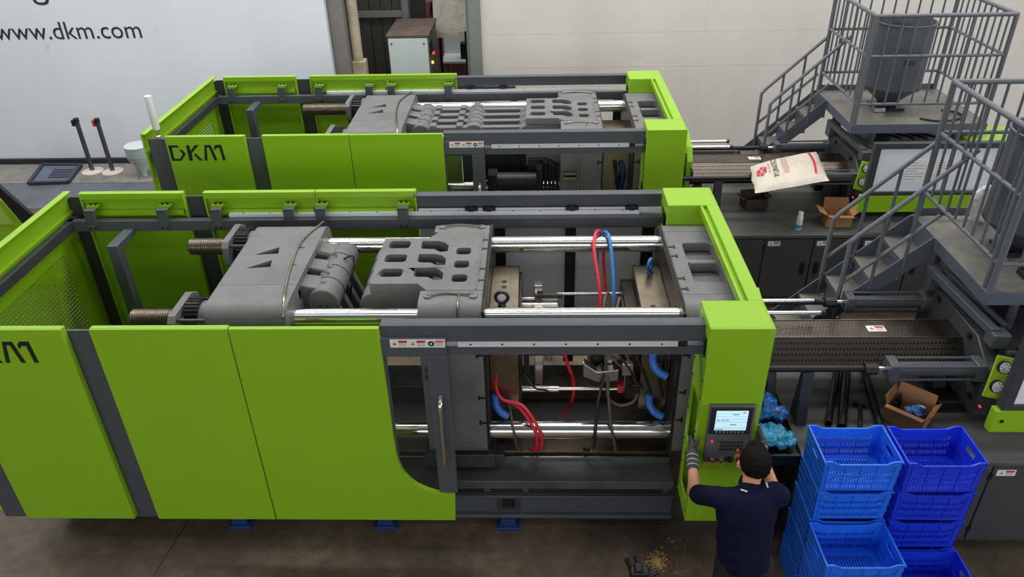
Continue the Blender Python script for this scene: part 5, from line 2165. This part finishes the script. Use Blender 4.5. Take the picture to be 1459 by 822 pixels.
# ------------------------------------------------------------------ things along the back wall
M['beltpost'] = mat('brushed_post', srgb(112, 112, 114), 0.3, 0.9, 0.1, 8)
M['postbase'] = mat('worn_cream_base', srgb(206, 196, 184), 0.5, 0, 0.08, 8)
for i, (x, y) in enumerate(((-7.275, 11.62), (-6.93, 11.60))):
    st = thing('barrier_post', (x, y, .012), ('steel barrier post with black head next to the floor tray', 'steel barrier post with red clip on its head near the funnel')[i], 'barrier post', 'barrier posts along the wall')
    m = MB()
    m.lathe([(.165, .012), (.17, .02), (.165, .035), (.06, .05), (.04, .05)], (x, y, 0), 32)
    m.build('base', 'postbase', st, smooth=.6)
    m = MB()
    m.cyl((x, y, .045), (x, y, .86), .036, n=20)
    m.build('post', 'beltpost', st)
    m = MB()
    m.cyl((x, y, .86), (x, y, .925), .042, n=20)
    h = m.build('belt_head', 'black', st, bevel=.005)
    m = MB()
    m.box(x - .075, x - .035, y - .035, y + .02, .80, .90)
    m.build('belt_clip', 'red' if i else 'black', h, bevel=.005)
tr = thing('floor_tray', (-7.85, 11.5, .012), 'dark blue grey framed tray lying on the concrete by the wall', 'tray')
m = MB()
pts = [Vector((-8.06, 11.13, .03)), Vector((-7.45, 11.17, .03)), Vector((-7.60, 11.87, .03)), Vector((-8.26, 11.89, .03))]
ct = sum(pts, Vector()) / 4
M['tray'] = mat('blue_grey_tray', srgb(88, 98, 116), 0.5, 0, 0.12, 8)
M['trayframe'] = mat('dark_tray_frame', srgb(44, 50, 62), 0.5, 0, 0.1, 8)
m.prism([(p.x, p.y) for p in pts], 'z', .013, .035)
m.build('tray_sheet', 'tray', tr)
for k in range(4):
    m = MB()
    m.bar(pts[k] + Vector((0, 0, .006)), pts[(k + 1) % 4] + Vector((0, 0, .006)), .06, .05)
    m.build('frame_bar', 'trayframe', tr, bevel=.005)
for a in range(7):
    for b_ in range(4):
        u, v = .42 + a * .075, .28 + b_ * .14
        p = (pts[0] * (1 - u) + pts[1] * u) * (1 - v) + (pts[3] * (1 - u) + pts[2] * u) * v
        m = MB()
        m.box(p.x - .016, p.x + .016, p.y - .03, p.y + .03, .035, .043)
        m.build('raised_pad', 'trayframe', tr)
fn = thing('white_funnel_hopper', (-6.33, 11.45, .012), 'white round hopper with conical bottom standing by the wall', 'hopper')
m = MB()
m.lathe([(.04, .012), (.04, .10), (.17, .30), (.19, .34), (.19, .52), (.195, .53), (.185, .54), (.001, .55)], (-6.33, 11.45, 0), 32)
m.build('hopper_body', 'cabwhite', fn, smooth=.6)
m = MB()
for k in range(3):
    a = 2.1 * k + .4
    m.cyl((-6.33 + .17 * math.cos(a), 11.45 + .17 * math.sin(a), .33), (-6.33 + .17 * math.cos(a), 11.45 + .17 * math.sin(a), .012), .01, n=8)
m.each('leg', 'pillar', fn)
m = MB()
m.lathe([(.194, .35), (.197, .355), (.194, .36)], (-6.33, 11.45, 0), 32, caps=False)
m.build('band', 'beltpost', fn)
# guard of another green machine at the left
M['guardpale'] = mat('pale_lime_panel', srgb(160, 196, 80), 0.4, 0, 0.05, 4)
gm = thing('machine_guard', (-6.3, 8.1, 0), 'lime green guard corner with black sloping edge of a further machine', 'machine')
m = MB()
m.prism([(-7.6, 0), (-5.86, 0), (-6.02, .70), (-6.30, 1.30), (-7.6, 1.30)], 'y', 8.05, 8.12)
m.build('guard_panel', 'green', gm, bevel=.006)
m = MB()
m.prism([(-6.30, 1.44), (-6.05, .86), (-5.82, .86), (-6.22, 1.44)], 'y', 8.0, 8.05)
m.build('sloping_edge', 'black', gm, bevel=.006)
m = MB()
m.prism([(-7.6, .85), (-6.20, .85), (-6.32, 1.22), (-7.6, 1.22)], 'y', 8.035, 8.05)
m.build('window_panel', 'guardpale', gm)
# signal beacon on the corner of the rear machine
bc = thing('signal_beacon', (-3.83, 7.40, 2.13), 'white tubular signal lamp on the corner of the wall side machine', 'lamp')
m = MB()
m.box(-3.89, -3.77, 7.36, 7.43, 2.125, 2.135)
m.build('bracket', 'grey', bc)
m = MB()
m.lathe([(.026, 0), (.026, .02), (.014, .03), (.014, .06), (.022, .07), (.022, .09)], (-3.835, 7.395, 2.135), 16)
m.build('stem', 'brightsteel', bc, smooth=.6)
m = MB()
m.lathe([(.032, .09), (.036, .10), (.036, .42), (.034, .435), (.001, .44)], (-3.835, 7.395, 2.135), 24)
m.build('lens_tube', 'white', bc, smooth=.6)

# ------------------------------------------------------------------ camera on a tripod in the foreground, dust on the floor
cm = thing('tripod_camera', (.64, 3.22, 0), 'small black camera device on a tripod beside the yellow dust', 'camera')
m = MB()
m.box(.58, .70, 3.20, 3.27, .70, .79)
body_ = m.build('camera_body', 'black', cm, bevel=.012)
m = MB()
m.cyl((.61, 3.26, .75), (.59, 3.33, .775), .034, .040, 20)
m.build('lens', 'blacksteel', body_)
m = MB()
m.prism([(.60, .79), (.66, .79), (.65, .82), (.61, .82)], 'y', 3.20, 3.26)
m.build('viewfinder', 'black', body_, bevel=.004)
m = MB()
m.cyl((.70, 3.23, .74), (.755, 3.25, .76), .022, n=14)
m.build('side_knob', 'black', cm)
m = MB()
m.lathe([(.025, .62), (.03, .66), (.03, .70), (.001, .70)], (.64, 3.23, 0), 16)
m.build('tripod_head', 'brightsteel', cm)
for k in range(3):
    a = 2.1 * k + .5
    m = MB()
    m.cyl((.64 + .02 * math.cos(a), 3.23 + .02 * math.sin(a), .64), (.64 + .28 * math.cos(a), 3.23 + .28 * math.sin(a), 0.0), .013, .009, 10)
    m.build('tripod_leg', 'black', cm)
M['dust'] = mat('yellow_sawdust', srgb(190, 160, 90), 0.9, 0, 0.25, 60)
m = MB()
for i in range(420):
    r = abs(random.gauss(0, .045)) if i < 320 else abs(random.gauss(0, .16))
    a = random.uniform(0, 2 * PI)
    x, y = .905 + r * math.cos(a) * 1.0, 3.93 + r * math.sin(a) * 1.1
    s = random.uniform(.002, .006)
    Rz = Matrix.Rotation(random.uniform(0, 6), 3, 'Z')
    m.obox((x, y, s * .4), (s * 2, s, s * .8), Rz)
d = tag(m.build('sawdust', 'dust', smooth=0), 'scattered yellow sawdust on the dark floor near the tripod', 'sawdust')
d['kind'] = 'stuff'
m = MB()
m.box(-2.915, -2.905, 3.2, 4.4, 0, .0015)
fj = struct(m.build('floor_joint', 'kerb'))
fj.rotation_euler = (0, 0, -.11)

# ------------------------------------------------------------------ the operator
M['skin'] = mat('skin', srgb(206, 142, 112), 0.5, 0, 0.05, 10)
M['hair'] = mat('short_black_hair', srgb(17, 14, 13), 0.75, 0, 0.3, 60, 0.6, 220, spec=0.15)
M['shirt'] = mat('navy_polo_cotton', srgb(17, 19, 46), 0.9, 0, 0.10, 14, 0.15, 300, spec=0.15)
M['trousers'] = mat('black_trousers', srgb(24, 24, 29), 0.8, 0, 0.1, 12)
M['gloves'] = mat('dark_grey_work_glove', srgb(62, 62, 68), 0.8, 0, 0.25, 40, 0.2, 200)
M['shoe'] = mat('dark_shoe', srgb(30, 29, 30), 0.5, 0, 0.1, 12)
pp = thing('person', (1.28, 3.22, 0), 'person in a navy polo shirt and grey gloves holding the control terminal', 'person')
V = Vector
SHL, SHR = V((1.065, 3.275, 1.385)), V((1.425, 3.29, 1.385))
ELL, ELR = V((.978, 3.47, 1.215)), V((1.478, 3.50, 1.215))
WRL, WRR = V((1.000, 3.69, 1.268)), V((1.432, 3.68, 1.345))
HD = V((1.285, 3.395, 1.555))
Rh = Matrix.Rotation(math.radians(-14), 3, 'X')
b = MB()
b.ell(HD, .083, .094, .108, 20, 14, Rh)
b.ell(HD + Rh @ V((0, .035, -.055)), .056, .058, .062, 16, 10)
b.capsule(HD + Rh @ V((0, .085, .005)), HD + Rh @ V((0, .105, -.025)), .010, .015, 10, 4)
b.ell(HD + Rh @ V((0, .085, -.062)), .024, .014, .008, 10, 6)
for s in (-1, 1):
    b.ell(HD + Rh @ V((s * .092, .006, -.020)), .013, .020, .033, 10, 8)
    b.ell(HD + Rh @ V((s * .032, .080, .018)), .020, .012, .008, 10, 6)
b.capsule((1.252, 3.300, 1.40), HD + V((-.012, -.035, -.06)), .058, .054)
b.ell((1.245, 3.268, 1.27), .165, .105, .19)
b.ell((1.262, 3.235, 1.02), .145, .10, .17)
b.ell((1.27, 3.225, .92), .155, .11, .12)
for S, E_, W in ((SHL, ELL, WRL), (SHR, ELR, WRR)):
    b.capsule(S, E_, .052, .043)
    b.capsule(E_, W, .043, .028)
for hx, kx, fx, fy in ((1.19, 1.175, 1.17, 3.19), (1.355, 1.38, 1.405, 3.24)):
    b.capsule((hx, 3.225, .90), (kx, 3.235, .50), .082, .055)
    b.capsule((kx, 3.235, .50), (fx, fy, .10), .055, .040)
blob(b, 'body', 'skin', pp, .009, 5)
for s in (-1, 1):
    e = MB()
    e.ell(HD + Rh @ V((s * .032, .088, .010)), .011, .008, .007, 10, 8)
    e.build('eye', 'white', pp, smooth=1)
h = MB()
h.ell(HD + Rh @ V((0, -.018, .016)), .093, .102, .096, 24, 16, Rh)
h.ell(HD + Rh @ V((0, -.050, -.018)), .080, .058, .056, 18, 12)
h.ell(HD + Rh @ V((.01, .02, .070)), .062, .070, .045, 18, 12)
blob(h, 'hair', 'hair', pp, .007, 4, 'short black hair', .006, 60)
# polo shirt
t = MB()
t.ell((1.243, 3.262, 1.275), .186, .128, .185)
t.ell((1.252, 3.245, 1.12), .174, .122, .24)
t.ell((1.262, 3.228, .985), .168, .122, .20)
t.ell((1.268, 3.215, .92), .166, .124, .12)
t.capsule(SHL + V((.02, 0, -.005)), SHR + V((-.02, 0, -.005)), .068, .068)
t.capsule((1.17, 3.285, 1.385), (1.255, 3.30, 1.43), .055, .06)
t.capsule((1.335, 3.29, 1.385), (1.255, 3.30, 1.43), .055, .06)
t.capsule(SHL, SHL.lerp(ELL, .80), .069, .064)
t.capsule(SHR, SHR.lerp(ELR, .80), .069, .064)
blob(t, 'polo_shirt', 'shirt', pp, .009, 16, 'navy short-sleeved polo shirt', .006, 6)
t = MB()
n = 26
Rr = []
C0 = V((1.257, 3.312, 1.455))
for rr, zz, yy in ((.066, -.03, -.006), (.074, .002, -.006), (.068, .018, .0), (.061, .016, .0), (.060, -.03, .0)):
    Rr.append([C0 + V((rr * math.cos(2 * PI * k / n), yy + rr * math.sin(2 * PI * k / n), zz + .012 * math.sin(2 * PI * k / n))) for k in range(n)])
t.rings(Rr, caps=False)
t.build('collar', 'shirt', pp, smooth=1.2)
for p, q_ in (((1.185, 3.262, 1.466), (1.222, 3.252, 1.459)), ((1.345, 3.315, 1.468), (1.352, 3.29, 1.452))):
    t = MB()
    t.bar(p, q_, .006, .006)
    t.build('collar_piping', 'white', pp)
t = MB()
t.ell((1.27, 3.222, .90), .160, .115, .10)
for hx, kx, fx, fy in ((1.19, 1.175, 1.17, 3.19), (1.355, 1.38, 1.405, 3.24)):
    t.capsule((hx, 3.222, .89), (kx, 3.235, .50), .096, .072)
    t.capsule((kx, 3.235, .50), (fx, fy, .09), .072, .060)
blob(t, 'trousers', 'trousers', pp, .010, 4, 'black trousers')
for fx, fy in ((1.17, 3.19), (1.405, 3.24)):
    t = MB()
    t.capsule((fx, fy - .05, .045), (fx, fy + .14, .040), .044, .040)
    t.ell((fx, fy, .07), .042, .055, .06)
    t.box(fx - .04, fx + .04, fy - .09, fy + .17, 0.0, .022)
    blob(t, 'shoe', 'shoe', pp, .008, 3)


def glove(W, side, name):
    """palm against the column edge, four fingers reaching along its flank, thumb on the front face"""
    g = MB()
    s = side
    px = 1.010 if s < 0 else 1.446
    palm = V((px, 3.785, W.z + .03))
    g.capsule(W - (palm - W).normalized() * .05, W, .037, .035)
    g.capsule(W, palm, .034, .032)
    for dz in (-.030, -.008, .014, .034):
        g.capsule(palm + V((0, -.015, dz * .6)), palm + V((0, .02, dz)), .017, .016)
    for i, (dz, ln) in enumerate(((-.034, .052), (-.011, .068), (.012, .072), (.034, .062))):
        a = palm + V((0, .028, dz))
        m1 = a + V((s * .004, ln * .55, .006))
        m2 = m1 + V((-s * .006, ln * .45, -.006))
        g.capsule(a, m1, .0115, .0105, 10, 4)
        g.capsule(m1, m2, .0105, .009, 10, 4)
    th0 = palm + V((-s * .006, -.012, .025))
    th1 = th0 + V((-s * .018, -.008, .035))
    th2 = th1 + V((-s * .008, .006, .032))
    g.capsule(th0, th1, .015, .013, 10, 4)
    g.capsule(th1, th2, .013, .011, 10, 4)
    gg = blob(g, name, 'gloves', pp, .0045, 2, 'dark grey knitted work glove')
    c = MB()
    for k in range(3):
        f = -.3 + k * .35
        cc = W.lerp(palm, f)
        d_ = (palm - W).normalized()
        c.cyl(cc - d_ * .003, cc + d_ * .003, .0385, n=20)
    c.build('cuff_stripe', 'greyprint', gg)['kind'] = 'stuff'


glove(WRL, -1, 'glove')
glove(WRR, 1, 'glove')
